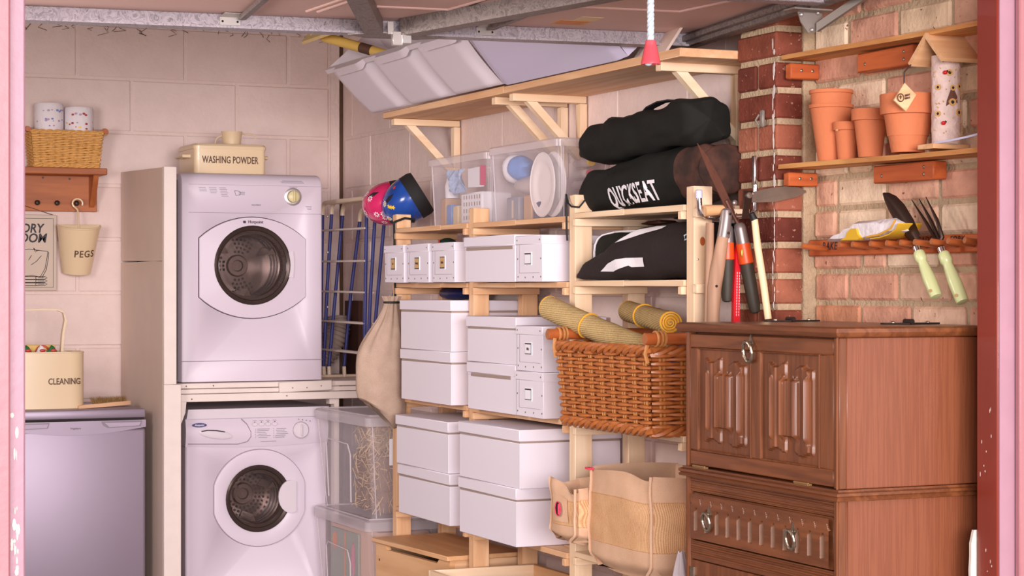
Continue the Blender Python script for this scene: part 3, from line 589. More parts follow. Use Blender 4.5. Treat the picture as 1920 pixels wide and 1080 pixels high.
# silver fridge
fr = thing('fridge', 'silver undercounter fridge beside the cream side panel', 'fridge', (-1.30, -.33, 0))
obj('cabinet', MB().bx(-1.578, -1.032, -.54, -.03, .02, .82, .006), M['silverside'], fr)
obj('top', MB().rbx(-1.58, -1.028, -.60, -.03, .822, .857, .006, 2), M['silver'], fr)
obj('plinth', MB().bx(-1.57, -1.04, -.53, -.10, 0, .06), M['gap'], fr)
d = obj('door', MB().rbx(-1.58, -1.028, -.605, -.545, .07, .782, .012, 3), M['silver'], fr)
g = MB().grid(lambda u, v: (lerp(-1.58, -1.03, u), -.606-.004*math.sin(PI*u), lerp(.782-.006-.022*math.sin(PI*u), .812, v)), 30, 1)
obj('handle_rail', MB().loft([[(x, -.548, a), (x, -.604-.006*math.sin(PI*u), a), (x, -.604-.006*math.sin(PI*u), .814), (x, -.548, .814)] for u in [i/24 for i in range(25)] for x, a in [(lerp(-1.58, -1.028, u), .786-.026*math.sin(PI*u))]]), M['silver'], d)
for a, b in ((-1.55, -1.405), (-1.205, -1.045)):
    obj('handle_recess', MB().prism([(a, -.6125, .811), (b, -.6125, .811), (b-.006, -.6125, .790), (a+.025, -.6125, .786), (a+.008, -.6125, .796)], (0, .012, 0)), M['silverdark'], d)
    obj('grip_lip', MB().prism([(a+.012, -.616, .806), (b-.006, -.616, .806), (b-.012, -.616, .793), (a+.03, -.616, .789)], (0, .003, 0)), M['silver'], d)
obj('seal_gap', MB().bx(-1.575, -1.035, -.596, -.55, .814, .823), M['gap'], fr)
obj('badge', text('Frigidaire', .011, .0003, 1, .0001).tf(T(-1.305, -.6115, .787)), M['print'], d, flat=True)
# cleaning caddy
cd = thing('cleaning_caddy', 'cream enamel caddy embossed CLEANING with tall strap handle, on the silver fridge', 'caddy', (-1.39, -.40, .857))
def rrect(x0, x1, y0, y1, r, z, n=5):
    out = []
    for cx, cy, a0 in ((x1-r, y0+r, -PI/2), (x1-r, y1-r, 0), (x0+r, y1-r, PI/2), (x0+r, y0+r, PI)):
        out += [(cx+r*math.cos(a0+PI/2*i/n), cy+r*math.sin(a0+PI/2*i/n), z) for i in range(n+1)]
    return out
X0, X1 = -1.56, -1.238
rg = [rrect(X0, X1, -.50, -.32, .06, .858), rrect(X0, X1, -.50, -.32, .06, 1.078), rrect(X0+.003, X1-.003, -.497, -.323, .057, 1.078), rrect(X0+.003, X1-.003, -.497, -.323, .057, .864)]
obj('body', MB().loft(rg), M['cream'], cd)
obj('rim', MB().tube(rrect(X0, X1, -.50, -.32, .06, 1.078)+[rrect(X0, X1, -.50, -.32, .06, 1.078)[0]], .003, 6), M['cream'], cd)
hp = [(-1.325, 1.06), (-1.318, 1.15), (-1.308, 1.205), (-1.314, 1.232), (-1.335, 1.241), (-1.40, 1.243), (-1.465, 1.241), (-1.486, 1.232), (-1.492, 1.205), (-1.482, 1.15), (-1.475, 1.06)]
obj('handle', MB().loft([[(x, -.425, z), (x, -.395, z), (x+dx*.009, -.395, z+dz*.006), (x+dx*.009, -.425, z+dz*.006)] for i, (x, z) in enumerate(hp) for dx, dz in [(1 if i < 3 else (-1 if i > 7 else 0), 1 if 2 < i < 8 else 0)]]), M['cream'], cd)
obj('lettering', text('CLEANING', .034, .001, .76, .0005, 0).tf(T(-1.325, -.5012, .964)), M['emboss'], cd, flat=True)  # brown colour stands for the shade of the embossing
pk = thing('cleaning_packet', 'yellow carton with red arc standing at the back of the cleaning caddy', 'packet', (-1.40, -.37, .865))
obj('carton', MB().bx(-1.50, -1.335, -.375, -.355, .866, 1.105, .002), M['packyellow'], pk)
obj('red_arc', MB().tube(arc((-1.385, -.377, 1.075), .026, 0, PI, 12), .004, 6), M['packred'], pk)
for i, (x, m_) in enumerate(((-1.46, 'packgreen'), (-1.405, 'packwhite'), (-1.362, 'packgreen'))):
    s = MB().grid(lambda u, v: (x+.036*math.cos(2*PI*u)*math.sin(PI*v)*(1+.15*math.sin(7*u+i)), -.425+.022*math.sin(2*PI*u)*math.sin(PI*v), .985+.115*math.cos(PI*v)*(1+.06*math.sin(9*u))), 18, 10, True)
    p_ = tag(obj('refill_packet', s, M[m_], None, loc=(x, -.425, .866)), ['crumpled dark green refill packet nearest the door frame in the cleaning caddy', 'white and red crumpled packet in the middle of the cleaning caddy', 'green crumpled packet beside the caddy handle'][i], 'packet', 'packets in the cleaning caddy')
    obj('red_stripe', MB().ball((x+.006, -.446, 1.085), .012, .004, .006, 10, 6), M['packred'], p_)
# hand brush
br = thing('hand_brush', 'pale wooden hand brush lying bristles up on the silver fridge', 'brush', (-1.16, -.44, .857))
obj('handle', MB().loft([[(x, -.50+t*.10-hw, z0), (x, -.50+t*.10+hw, z0), (x, -.50+t*.10+hw*.9, z1), (x, -.50+t*.10-hw*.9, z1)] for t, x, hw, z0, z1 in ((0, -1.272, .012, .8575, .868), (.12, -1.248, .014, .8575, .871), (.35, -1.19, .018, .859, .873), (.6, -1.135, .022, .861, .876), (1, -1.045, .02, .864, .879), (1.02, -1.04, .012, .865, .877))]), M['beech'], br)
s = MB(); random.seed(3)
for i in range(420):
    t = random.random(); x = lerp(-1.205, -1.06, t); y = -.50+((x+1.272)/.227)*.10+random.uniform(-.017, .017); ln = .022+.008*random.random(); dx = random.uniform(-.012, .012)-(.012 if t < .1 else 0)
    s.add([(x-.0012, y, .872), (x+.0012, y, .872), (x+dx, y+random.uniform(-.006, .006), .874+ln)], [(0, 1, 2)])
stuff(obj('bristles', s, M['bristle'], br, flat=True, fixn=False))
random.seed(12)

# ================================================================== laundry housing, dryer, washer
hs = thing('laundry_housing', 'cream painted timber housing with tall side panel and bench between the two machines', 'housing', (-.94, -.3, 0))
obj('side_panel', MB().prism([(-.985, -.01, 1.444), (-.985, -.69, 1.434), (-.985, -.69, 1.800), (-.985, -.01, 1.816)], (.02, 0, 0)), M['cremepaint'], hs)
obj('side_panel', MB().bx(-.985, -.965, -.69, -.01, 0, 1.436), M['cremepaint'], hs)
obj('front_post', MB().bx(-.985, -.934, -.715, -.691, .955, 1.802, .002), M['palepaint'], hs)
obj('front_post', MB().bx(-.985, -.916, -.715, -.691, 0, .9545, .002), M['palepaint'], hs)
obj('bench_board', MB().bx(-.965, -.012, -.655, -.01, .934, .954, .002), M['palepaint'], hs)
obj('apron_rail', MB().bx(-.912, -.02, -.664, -.645, .882, .912, .002), M['palepaint'], hs)
obj('packing_strip', MB().bx(-.912, -.47, -.662, -.645, .914, .932, .002), M['palepaint'], hs)
obj('packing_strip', MB().bx(-.49, -.02, -.660, -.645, .914, .932, .002), M['palepaint'], hs)
o = obj('loose_batten', MB().bx(-.505, -.283, -.678, -.664, .912, .953, .003).rot(math.radians(-1.6), 'Y', (-.5, -.67, .93)), M['palepaint'], hs)
s = MB()
for x, z in ((-.45, .93), (-.33, .936), (-.39, .93)): s.disc((x, -.6785, z), .0025, 'y', 8)
for x, z in ((-.88, .944), (-.77, .944), (-.86, .893), (-.47, .898)): s.disc((x, -.6555 if z > .92 else -.6645, z), .003, 'y', 8)
stuff(obj('nail_hole', s, M['emboss'], hs, flat=True))
obj('leg', MB().bx(-.283, -.243, -.645, -.60, .86, .934).bx(-.262, -.243, -.645, -.60, 0, .86), M['palepaint'], hs)
obj('corner_gusset', MB().prism([(-.916, -.66, .885), (-.880, -.66, .885), (-.885, -.66, .84), (-.900, -.66, .80), (-.916, -.66, .79)], (0, .015, 0)), M['palepaint'], hs)
# tumble dryer
dy = thing('tumble_dryer', 'white tumble dryer with round glass door standing on the cream bench', 'dryer', (-.59, -.33, .955))
xa, xb, yf = -.885, -.297, -.60
prof = [(-.04, .957), (yf, .957), (yf, 1.742), (yf+.006, 1.764), (yf+.022, 1.781), (yf+.045, 1.789), (-.04, 1.791)]
rgs = []
for x, k in ((xa, .012), (xa+.004, .004), (xa+.014, 0), (xb-.014, 0), (xb-.004, .004), (xb, .012)):
    rgs.append([(x, y+(k if y < -.5 else 0), z-(k*.6 if z > 1.75 else 0)) for y, z in prof])
cab = obj('cabinet', MB().loft(rgs), M['white'], dy); cut(cab, MB().lathe([(.138, -.8), (.138, -.36)], 40, (-.597, 0, 1.421), 'y', True))
obj('kick_seam', MB().bx(xa+.002, xb-.002, yf-.0008, yf+.002, 1.038, 1.0405), M['seam'], dy)
obj('panel_seam', MB().bx(xa+.03, xb-.004, yf-.0006, yf+.002, 1.629, 1.6305).bx(xa+.03, xb-.004, yf-.0006, yf+.002, 1.741, 1.742), M['seam'], dy)
for x, z in ((-.86, .958), (-.33, .958)): obj('foot', MB().lathe([(.018, .9545), (.018, .957)], 10, (x, -.5, 0), caps=True), M['rubber'], dy)
obj('gap_shade_filler', MB().bx(-.928, -.888, -.55, -.05, .965, 1.76), M['gap'], dy)  # dark filler, the shade of the gap beside the dryer put into colour
def clipplate(cx, cz, R, off, hw, y, n=16):
    """plate outline: two shallow arcs joined by straight sides"""
    a = math.asin(hw/R); top = [(cx+R*math.sin(lerp(-a, a, i/n)), y, cz-off+R*math.cos(lerp(-a, a, i/n))) for i in range(n+1)]
    return top+[(p[0], y, 2*cz-p[2]) for p in top[::-1]]
dcx, dcz = -.594, 1.411
P0 = clipplate(dcx, dcz, .327, .124, .221, yf-.0003); P1 = clipplate(dcx, dcz, .325, .124, .219, yf-.010)
dd = obj('door', MB().loft([P0, [(p[0], p[1], p[2]) for p in P1]], False), M['white'], dy)
# plate front with a round opening
gcx, gcz, gr = -.597, 1.421, .146
def ringplate(outer, cx, cz, r0, y0, y1, n):
    r = []
    for p in outer:
        a = math.atan2(p[2]-cz, p[0]-cx); r.append((cx+r0*math.cos(a), y1, cz+r0*math.sin(a)))
    return [outer, r]
obj('door_face', MB().loft(ringplate(P1, gcx, gcz, gr+.012, yf-.01, yf-.018, 0), False), M['white'], dd)
obj('door_seam', MB().tube(P0+[P0[0]], .0022, 5), M['bezel'], dd)
def wheel(parent, cx, cz, r, y, m_bezel, perf=True):
    obj('bezel_ring', MB().lathe([(r+.013, y-.008), (r+.006, y-.013), (r-.004, y-.008), (r-.010, y+.02)], 48, (cx, 0, cz), 'y'), M['whitetop'] if m_bezel is None else m_bezel, parent)
    obj('drum_wall', MB().lathe([(r-.008, y+.004), (r-.016, y+.05), (r-.02, y+.052), (r-.02, y+.22)], 48, (cx, 0, cz), 'y'), M['drum'], parent)
    obj('drum_back', MB().lathe([(0.001, y+.215), (.02, y+.215), (.024, y+.205), (.04, y+.205), (.046, y+.218), (r-.02, y+.22)], 48, (cx, 0, cz), 'y'), M['drum'], parent)
    s = MB()
    for rr in range(5):
        R_ = .058+rr*.0165
        if R_ > r-.025: break
        n_ = int(2*PI*R_/.0165)
        for k in range(n_):
            a = 2*PI*k/n_
            if perf and (k*7//n_) % 2 == 0: continue
            s.disc((cx+R_*math.cos(a), y+.2165, cz+R_*math.sin(a)), .0052, 'y', 8)
    stuff(obj('drum_perforation', s, M['hole'], parent, flat=True))
    for k in range(3):
        a = .5+k*2*PI/3
        obj('drum_paddle', MB().loft([[(cx+(r-.022)*math.cos(a+d)-q*math.cos(a), yy, cz+(r-.022)*math.sin(a+d)-q*math.sin(a)) for d, q in ((-.12, 0), (0, .03), (.12, 0))] for yy in (y+.06, y+.21)]), M['drumdark'], parent)
    for yy in (.075, .11, .15): obj('drum_rib', MB().lathe([(r-.0195, y+yy), (r-.024, y+yy+.004), (r-.0195, y+yy+.008)], 40, (cx, 0, cz), 'y'), M['steel'], parent)
    obj('glass_bowl', MB().lathe([(r-.006, y-.006), (r-.02, y-.004), (r-.028, y+.03), (r-.045, y+.05), (.02, y+.058), (.0005, y+.058)], 40, (cx, 0, cz), 'y'), M['glass'], parent)
wheel(dd, gcx, gcz, gr, yf-.012, M['bezel'])
obj('opening_recess', MB().lathe([(gr+.014, yf-.0175), (gr+.005, yf-.016)], 48, (gcx, 0, gcz), 'y'), M['whitetop'], dd)
obj('door_grip', MB().prism([(gcx+gr+.003, yf-.018, gcz+.055), (gcx+gr+.022, yf-.018, gcz+.058), (gcx+gr+.026, yf-.018, gcz), (gcx+gr+.022, yf-.018, gcz-.05), (gcx+gr+.001, yf-.018, gcz-.047)], (0, -.004, 0)), M['whitetop'], dd)
obj('badge', text('Hotpoint', .017, .0003, 1, .0002).tf(T(-.585, yf-.0168, 1.594)), M['ink'], dd, flat=True)
obj('badge_square', MB().bx(-.636, -.626, yf-.0172, yf-.011, 1.589, 1.599), M['ink'], dd)
dl = obj('dial', MB().lathe([(.036, yf), (.036, yf-.003), (.030, yf-.006), (.026, yf-.006)], 32, (-.424, 0, 1.699), 'y'), M['zinc'], dy)
obj('dial_knob', MB().lathe([(.024, yf-.004), (.023, yf-.016), (.019, yf-.019), (.0005, yf-.019)], 28, (-.424, 0, 1.699), 'y').bx(-.429, -.419, yf-.026, yf-.015, 1.678, 1.722, .003), M['creamknob'], dl)
s = MB(); random.seed(5)
for c in range(3):
    for r_ in range((3, 4, 6)[c]): s.bx(-.815+c*.042+r_*.002, -.79+c*.042+r_*.002+random.uniform(0, .006), yf-.0006, yf, 1.728-r_*.0065, 1.7295-r_*.0065)
for r_ in range(4): s.bx(-.478+random.uniform(0, .012), -.375-random.uniform(0, .012), yf+.003, yf+.006, 1.750+r_*.004, 1.7512+r_*.004)
for r_ in range(3): s.bx(-.37+.004*r_, -.345, yf-.0006, yf, 1.659-r_*.005, 1.6605-r_*.005)
for r_ in range(3): s.bx(-.65, -.625, yf-.0006, yf, 1.713-r_*.005, 1.7145-r_*.005)
s.bx(-.44, -.405, yf-.0006, yf, 1.737, 1.7385)
stuff(obj('control_print', s, M['print'], dy, flat=True))
obj('print_outline', MB().tube([(-.668, yf-.0005, 1.719), (-.652, yf-.0005, 1.718), (-.641, yf-.0005, 1.711), (-.645, yf-.0005, 1.702), (-.662, yf-.0005, 1.700), (-.668, yf-.0005, 1.719)], .0009, 4), M['print'], dy)
obj('model_lettering', text('AQUARIUS', .008, .0003, 1, .0001).tf(T(-.578, yf-.0005, 1.663)), M['print'], dy, flat=True)
# washing machine
wm = thing('washing_machine', 'white front-loading washing machine with detergent drawer under the cream bench', 'washing machine', (-.57, -.33, 0))
cab = obj('cabinet', MB().bx(-.868, -.280, -.602, -.05, .02, .708, .006), M['white'], wm); cut(cab, MB().lathe([(.117, -.8), (.117, -.36)], 40, (-.572, 0, .486), 'y', True))
for x in (-.84, -.31): obj('foot', MB().lathe([(.02, 0), (.02, .022)], 10, (x, -.52, 0), caps=True), M['rubber'], wm)
obj('worktop', MB().prism([(-.867, -.612, .811), (-.868, -.04, .811), (-.868, -.04, .852), (-.860, -.612, .849)], (.585, 0, 0)), M['whitetop'], wm)
g = lambda u, v: (lerp(-.870, -.278, u), -.604-.012*math.sin(PI*v)-.004*math.sin(PI*u), lerp(.704-.010*math.sin(PI*u), .808, v))
cp = obj('control_panel', MB().grid(g, 24, 8), M['white'], wm)
obj('panel_core', MB().bx(-.868, -.28, -.6, -.06, .70, .811), M['whitetop'], wm)
dr_ = obj('detergent_drawer', MB().tube([(-.645, -.6185, .807), (-.622, -.619, .785), (-.606, -.6195, .755), (-.606, -.6195, .735), (-.620, -.618, .716), (-.66, -.614, .707), (-.86, -.61, .713)], .0016, 5), M['seam'], wm)
obj('drawer_grip', MB().grid(lambda u, v: (-.752+.068*math.cos(2*PI*u)*math.sin(PI*v/2)*(1 if math.cos(2*PI*u) < 0 else 1.05), -.621-.004*math.cos(PI*v/2), .749-.010*math.cos(2*PI*u)*math.sin(PI*v/2)+.018*math.sin(2*PI*u)*math.sin(PI*v/2)), 24, 5, True), M['whitetop'], dr_)
obj('grip_shadow_slot', MB().tube([(-.81, -.624, .762), (-.785, -.6255, .766), (-.75, -.626, .764), (-.715, -.625, .758)], .0022, 5), M['ink'], dr_)
bdg = obj('badge_oval', MB().disc((-.817, -.6205, .787), .030, 'y', 24, .0085), M['blueink'], wm, flat=True)
obj('badge_lettering', text('Hotpoint', .0115, .0003, .9, .0001, .2).tf(T(-.817, -.6212, .787)), M['badgewhite'], bdg, flat=True)
for i, x in enumerate((-.590, -.562, -.535, -.507)):
    bt = obj('push_button', MB().disc((x, -.6205, .784), .010, 'y', 16, .0065).tube([(x+.0105*math.cos(a), -.6205, .784+.007*math.sin(a)) for a in [2*PI*k/16 for k in range(17)]], .001, 4), M['whitetop'], wm)
    obj('indicator', MB().disc((x, -.6212, .793), .002, 'y', 8), M['ink'], bt, flat=True)
dl = obj('dial', MB().lathe([(.033, -.617), (.033, -.622), (.029, -.626), (.0005, -.627)], 32, (-.396, 0, .756), 'y').bx(-.400, -.392, -.634, -.62, .732, .780, .002), M['whitetop'], wm)
obj('dial_ring', MB().tube([(-.396+.033*math.cos(a), -.6195, .756+.033*math.sin(a)) for a in [2*PI*k/32 for k in range(33)]], .0012, 4), M['seam'], dl)
s = MB()
for c in range(2):
    for r_ in range(6): s.bx(-.578+c*.075+random.uniform(-.004, .004), -.532+c*.075+random.uniform(-.012, .008), -.6215, -.6205, .764-r_*.0068, .7655-r_*.0068); s.bx(-.588+c*.075, -.585+c*.075, -.6215, -.6205, .764-r_*.0068, .7655-r_*.0068)
for k in range(4): s.disc((-.405+k*.016, -.6195, .800-k*.0028), .0022, 'y', 8)
for k in range(4): s.bx(-.598+k*.0275, -.582+k*.0275, -.6205, -.6195, .7985, .7995)
s.bx(-.565, -.50, -.6215, -.6205, .7145, .7158)
stuff(obj('control_print', s, M['print'], wm, flat=True))
wcx, wcz = -.565, .488
def roundplate(cx, cz, R, hw, y, n=64):
    out = []
    for k in range(n):
        a = 2*PI*k/n; x = R*math.cos(a); out.append((cx+max(-hw, min(hw, x)), y, cz+R*.985*math.sin(a)))
    return out
W0, W1 = roundplate(wcx, wcz, .198, .190, -.6025), roundplate(wcx, wcz, .196, .188, -.611)
wd = obj('door', MB().loft([W0, W1], False), M['white'], wm)
obj('door_seam', MB().tube(W0+[W0[0]], .0016, 5), M['seam'], wd)
wgx, wgz = -.572, .486
obj('door_face', MB().loft([W1, [(wgx+.15*math.cos(a), -.616, wgz+.15*math.sin(a)) for a in [2*PI*k/64 for k in range(64)]], [(wgx+.128*math.cos(a), -.606, wgz+.128*math.sin(a)) for a in [2*PI*k/64 for k in range(64)]]], False), M['white'], wd)
wheel(wd, wgx, wgz, .122, -.604, M['bezel'], False)
obj('door_grip', MB().prism([(-.44+.052*math.cos(a), -.618, .49+.066*math.sin(a)) for a in [PI/2+PI*k/12 for k in range(13)]]+[(-.418, -.618, .43), (-.418, -.618, .55)], (0, -.008, 0)), M['whitetop'], wd)
# washing powder tin and scoop on the dryer
wt = thing('washing_powder_tin', 'cream enamel tin embossed WASHING POWDER on top of the dryer', 'tin', (-.645, -.335, 1.791))
ta, tb, tc_, td = -.795, -.495, -.47, -.21
obj('body', MB().loft([rrect(ta+.002, tb-.002, tc_+.002, td-.002, .02, 1.792), rrect(ta, tb, tc_, td, .02, 1.80), rrect(ta, tb, tc_, td, .02, 1.895)]), M['cream'], wt)
obj('lid', MB().loft([rrect(ta-.004, tb+.004, tc_-.004, td+.004, .024, 1.893), rrect(ta-.004, tb+.004, tc_-.004, td+.004, .024, 1.905), rrect(ta+.004, tb-.004, tc_+.004, td-.004, .02, 1.914), rrect(ta+.03, tb-.03, tc_+.03, td-.03, .01, 1.917)]), M['cream'], wt)
for x in (ta, tb):
    sg_ = -1 if x == ta else 1
    obj('side_handle', MB().tube([(x-sg_*.002, -.40, 1.866), (x+sg_*.026, -.395, 1.866), (x+sg_*.03, -.34, 1.866), (x+sg_*.026, -.285, 1.866), (x-sg_*.002, -.28, 1.866)], .0075, 8), M['cream'], wt)
obj('lettering', text('WASHING POWDER', .040, .001, .62, .0006, 0, space=1.04).tf(T(-.647, tc_-.0008, 1.848)), M['emboss'], wt, flat=True)  # cream embossing drawn dark brown, its shadows put into the letter colour
sc = thing('measuring_scoop', 'small cream metal scoop with wire handles on the washing powder tin lid', 'scoop', (-.60, -.33, 1.917))
obj('cup', MB().lathe([(.0005, 1.9175), (.037, 1.9175), (.043, 1.972), (.0445, 1.975), (.042, 1.975), (.036, 1.922), (.0005, 1.92)], 28, (-.60, -.33, 0)), M['cream'], sc)
obj('handle', MB().tube([(-.558, -.33, 1.969), (-.53, -.33, 1.967), (-.505, -.33, 1.965), (-.498, -.33, 1.957), (-.500, -.33, 1.948)], .003, 6), M['cream'], sc)
obj('handle', MB().tube([(-.642, -.33, 1.958), (-.66, -.33, 1.950), (-.668, -.33, 1.938), (-.672, -.33, 1.9195)], .003, 6), M['cream'], sc)

# ================================================================== top shelf on brackets, tubs
ts = thing('bracket_shelf', 'long pine shelf on angled pine brackets high on the white side wall', 'shelf', (-.15, -2.4, 1.83))
obj('shelf_board', MB().bx(-.292, -.004, -2.40, -1.285, 1.966, 1.990, .002), wood('pine', 'y'), ts)
obj('shelf_board', MB().bx(-.292, -.004, -3.592, -2.402, 1.964, 1.988, .002), wood('pine', 'y'), ts)
for y in (-1.335, -2.275, -2.42, -3.43):
    b_ = obj('bracket_arm', MB().bx(-.272, -.006, y-.017, y+.017, 1.940, 1.9645, .002), wood('pale', 'x'), ts)
    obj('bracket_upright', MB().bx(-.030, -.004, y-.017, y+.017, 1.70, 1.9395, .002), wood('pale', 'z'), ts)
    obj('bracket_brace', MB().prism([(-.222, y-.014, 1.9395), (-.185, y-.014, 1.9395), (-.0305, y-.014, 1.785), (-.0305, y-.014, 1.750)], (0, .028, 0)), wood('pale', 'x'), ts)
dv = Vector((.155, 0, -.175)); nv = Vector((-.75, 0, -.66)); ev = Vector((.165, 0, .15))
def tub(name, label, base, y0, y1, flutes, m, grp, depth=1.0, h=.024, ta=.05, tb_=.05):
    t = thing(name, label, 'tub', (base[0], (y0+y1)/2, base[1]), grp)
    B = Vector((base[0], 0, base[1])); L = y1-y0
    def side(u, v):
        tp = .06*v                                            # walls taper towards the base
        y = lerp(y0+ta*(1-v), y1-tb_*(1-v), u)
        p = (u*flutes) % 1.0 if 0 < u < 1 else 0
        hh = h*(smooth(0, .16, p)-smooth(.80, .98, p)) if flutes else .012*(smooth(0, .06, u)-smooth(.94, 1, u))
        hh *= smooth(0, .06, v)*(1-.75*smooth(.90, .97, v)) if flutes else 1
        q = B-dv*(v*1.0*depth)+nv*(hh+.006*math.sin(PI*v)); return (q.x, y, q.z)
    obj('fluted_side' if flutes else 'side_wall', MB().grid(side, 24*max(flutes, 2), 24), m, t)
    def bot(u, v): q = B+ev*v; return (q.x, lerp(y0+ta, y1-tb_, u), q.z)
    obj('base', MB().grid(bot, 8, 4), m, t)
    def back(u, v): q = B+ev-dv*v*depth; return (q.x, lerp(y0+ta*(1-v), y1-tb_*(1-v), u), q.z)
    obj('back_wall', MB().grid(back, 8, 4), m, t)
    for ys, k in ((y0, ta), (y1, -tb_)):
        P = [B, B+ev, B+ev-dv*depth, B-dv*depth]
        obj('end_wall', MB().add([(P[0].x, ys+k, P[0].z), (P[1].x, ys+k, P[1].z), (P[2].x, ys, P[2].z), (P[3].x, ys, P[3].z)], [(0, 1, 2, 3)]), m, t)
    R = B-dv*depth
    def lip(u, v):
        p = (u*flutes) % 1.0 if 0 < u < 1 else 0
        out = .018+(.020*(smooth(0.05, .1, p)-smooth(.66, .72, p)) if flutes else 0)
        q = R+nv*(out*min(1, v*2))+dv.normalized()*(max(0, v-.5)*2*(.030 if (not flutes or .08 < p < .7) else .018)); return (q.x, lerp(y0-.015, y1+.015, u), q.z)
    obj('rim', MB().grid(lip, 24*max(flutes, 2), 4), m, t)
    return t
# nested yellow tub sits in the far frosted one
tub('storage_tub', 'frosted plastic tub with fluted side tilted on the far end of the top shelf', (-.30, 1.994), -2.42, -1.14, 3, M['frost'], 'tubs on the top shelf', ta=.0)
tub('storage_tub', 'large smooth frosted tub tilted on the top shelf, right of the fluted one', (-.30, 1.994), -3.30, -2.455, 0, M['frost2'], 'tubs on the top shelf', ta=.0, tb_=-.03)
yt = tag(obj('cream_board', MB().loft([[Vector((-.40, y, 2.215))+ev*a+dv*b for a, b in ((-.25, -.55), (1.0, -.75), (1.0, -.7), (-.25, -.50))] for y in (-1.55, -1.02)]), M['frostyellow'], None, loc=(-.36, -1.2, 2.2)), 'pale yellow plastic sheet poking out of the far end of the fluted tub', 'sheet')
yb = thing('yellow_tube', 'yellow plastic tube with dark label inside the fluted tub under the garage door latch', 'tube', (-.40, -1.20, 2.2))
obj('tube_body', MB().tube([(-.47, -1.12, 2.285), (-.30, -1.35, 2.20)], .019, 14), M['packyellow'], yb)
obj('tube_cap', MB().tube([(-.50, -1.08, 2.30), (-.471, -1.1185, 2.286)], .0175, 14), M['film'], yb)
obj('tube_label', MB().tube([(-.37, -1.255, 2.2353), (-.34, -1.296, 2.2203)], .0195, 14), M['emboss'], yb)
tag(obj('white_board', MB().prism([(-.27, -3.272, 1.989), (-.27, -3.46, 1.989), (-.15, -3.46, 2.16), (-.15, -3.272, 2.16)], (.012, 0, .004)), M['cremepaint'], None, loc=(-.21, -3.36, 1.989)), 'plain white board leaning on the near end of the top shelf', 'board')

# ================================================================== slatted pine shelving unit
su = thing('shelving_unit', 'open pine shelving unit of three bays along the white side wall', 'shelving', (-.16, -2.5, 0))
PY = (-1.375, -2.105, -2.892, -3.627)                          # post centre lines
PT = (1.604, 1.602, 1.614, 1.607)
for i, y in enumerate(PY):
    obj('post', MB().bx(-.28, -.222, y-.021, y+.021, 0, PT[i], .002), wood('pale' if i > 1 else 'pine', 'z'), su)
    if i < 3: obj('post', MB().bx(-.098, -.040, y-.021, y+.021, 0, 1.535, .002), wood('pale' if i > 1 else 'pine', 'z'), su)
LV = {0: (1.551, 1.348, .928, .520), 1: (1.550, 1.348, .926, .518), 2: (1.558, 1.352, .924, .530)}
for b in range(3):
    y1, y0 = PY[b]-.026, PY[b+1]+.026
    for z in LV[b]:
        wk = 'pale' if b == 2 else 'pine'
        for k, (xa_, xb_) in enumerate(((-.286, -.212), (-.206, -.130), (-.124, -.046))):
            if k == 0:
                ym = lerp(y0, y1, .52 if b else .35)
                obj('shelf_slat', MB().bx(xa_, xb_, ym+.0008, y1, z-.017, z, .0015), wood(wk, 'y'), su); obj('shelf_slat', MB().bx(xa_, xb_, y0, ym-.0008, z-.017, z, .0015), wood(wk, 'y'), su)
            else: obj('shelf_slat', MB().bx(xa_, xb_, y0, y1, z-.017, z, .0015), wood(wk, 'y'), su)
        obj('batten', MB().bx(-.292, -.045, y1-.002, y1-.022, z-.040, z-.018, .0015), wood(wk, 'x'), su)
        obj('batten', MB().bx(-.292, -.045 if b < 2 else -.115, y0+.002, y0+.022, z-.040, z-.018, .0015), wood(wk, 'x'), su)
    for z in LV[b][:2]:
        if b == 2: obj('batten', MB().bx(-.285, -.118, PY[3]-.045, PY[3]-.0225, z-.036, z-.012, .0015), wood('pale', 'x'), su)
kn = obj('knot', MB().disc((-.254, PY[3]-.0222, 1.457), .008, 'y', 18, .012), M['dowel'], su, flat=True)
s = MB()
for x in (-.268, -.235): s.ball((x, PY[3]-.0215, 1.408), .003, .0012, .003, 8, 5)
stuff(obj('screw_head', s, M['zinc'], su))

# ---------------------------------------------------------------- white boxes
def lid_box(label, x0, x1, y0, y1, z0, h, lid=.036, gap=True, group='white lidded card boxes on the shelves', slot=None):
    """y0<y1; plain card box with lift-off lid and the shadow gap below it coloured as a strip"""
    t = thing('storage_box', label, 'box', ((x0+x1)/2, (y0+y1)/2, z0), group); zt = z0+h
    e = .004
    obj('body', MB().bx(x0, x1, y0, y1, z0+.0005, zt-lid-.006, .0015), M['card'], t)
    obj('lid', MB().bx(x0-e, x1+e, y0-e, y1+e, zt-lid, zt, .0022), M['card'], t)
    if slot is None: obj('lid_gap_shadow', MB().bx(x0+.001, x1-.001, y0+.001, y1-.001, zt-lid-.0065, zt-lid), M['slot'], t)  # taupe strip, the shadow gap under the lid put into colour
    else:
        obj('rim', MB().bx(x0, x1, y0, y1, zt-lid-.0065, zt-lid), M['card'], t)
        obj('handle_slot', MB().bx(x0-.0015, x0+.001, lerp(y0, y1, slot[0]), lerp(y0, y1, slot[1]), zt-lid-.012, zt-lid-.001), M['slot'], t)
    obj('corner_edge', MB().bx(x0-.0008, x0+.0015, y0-.0008, y0+.0015, z0+.001, zt-lid-.008), M['cardedge'], t)
    return t
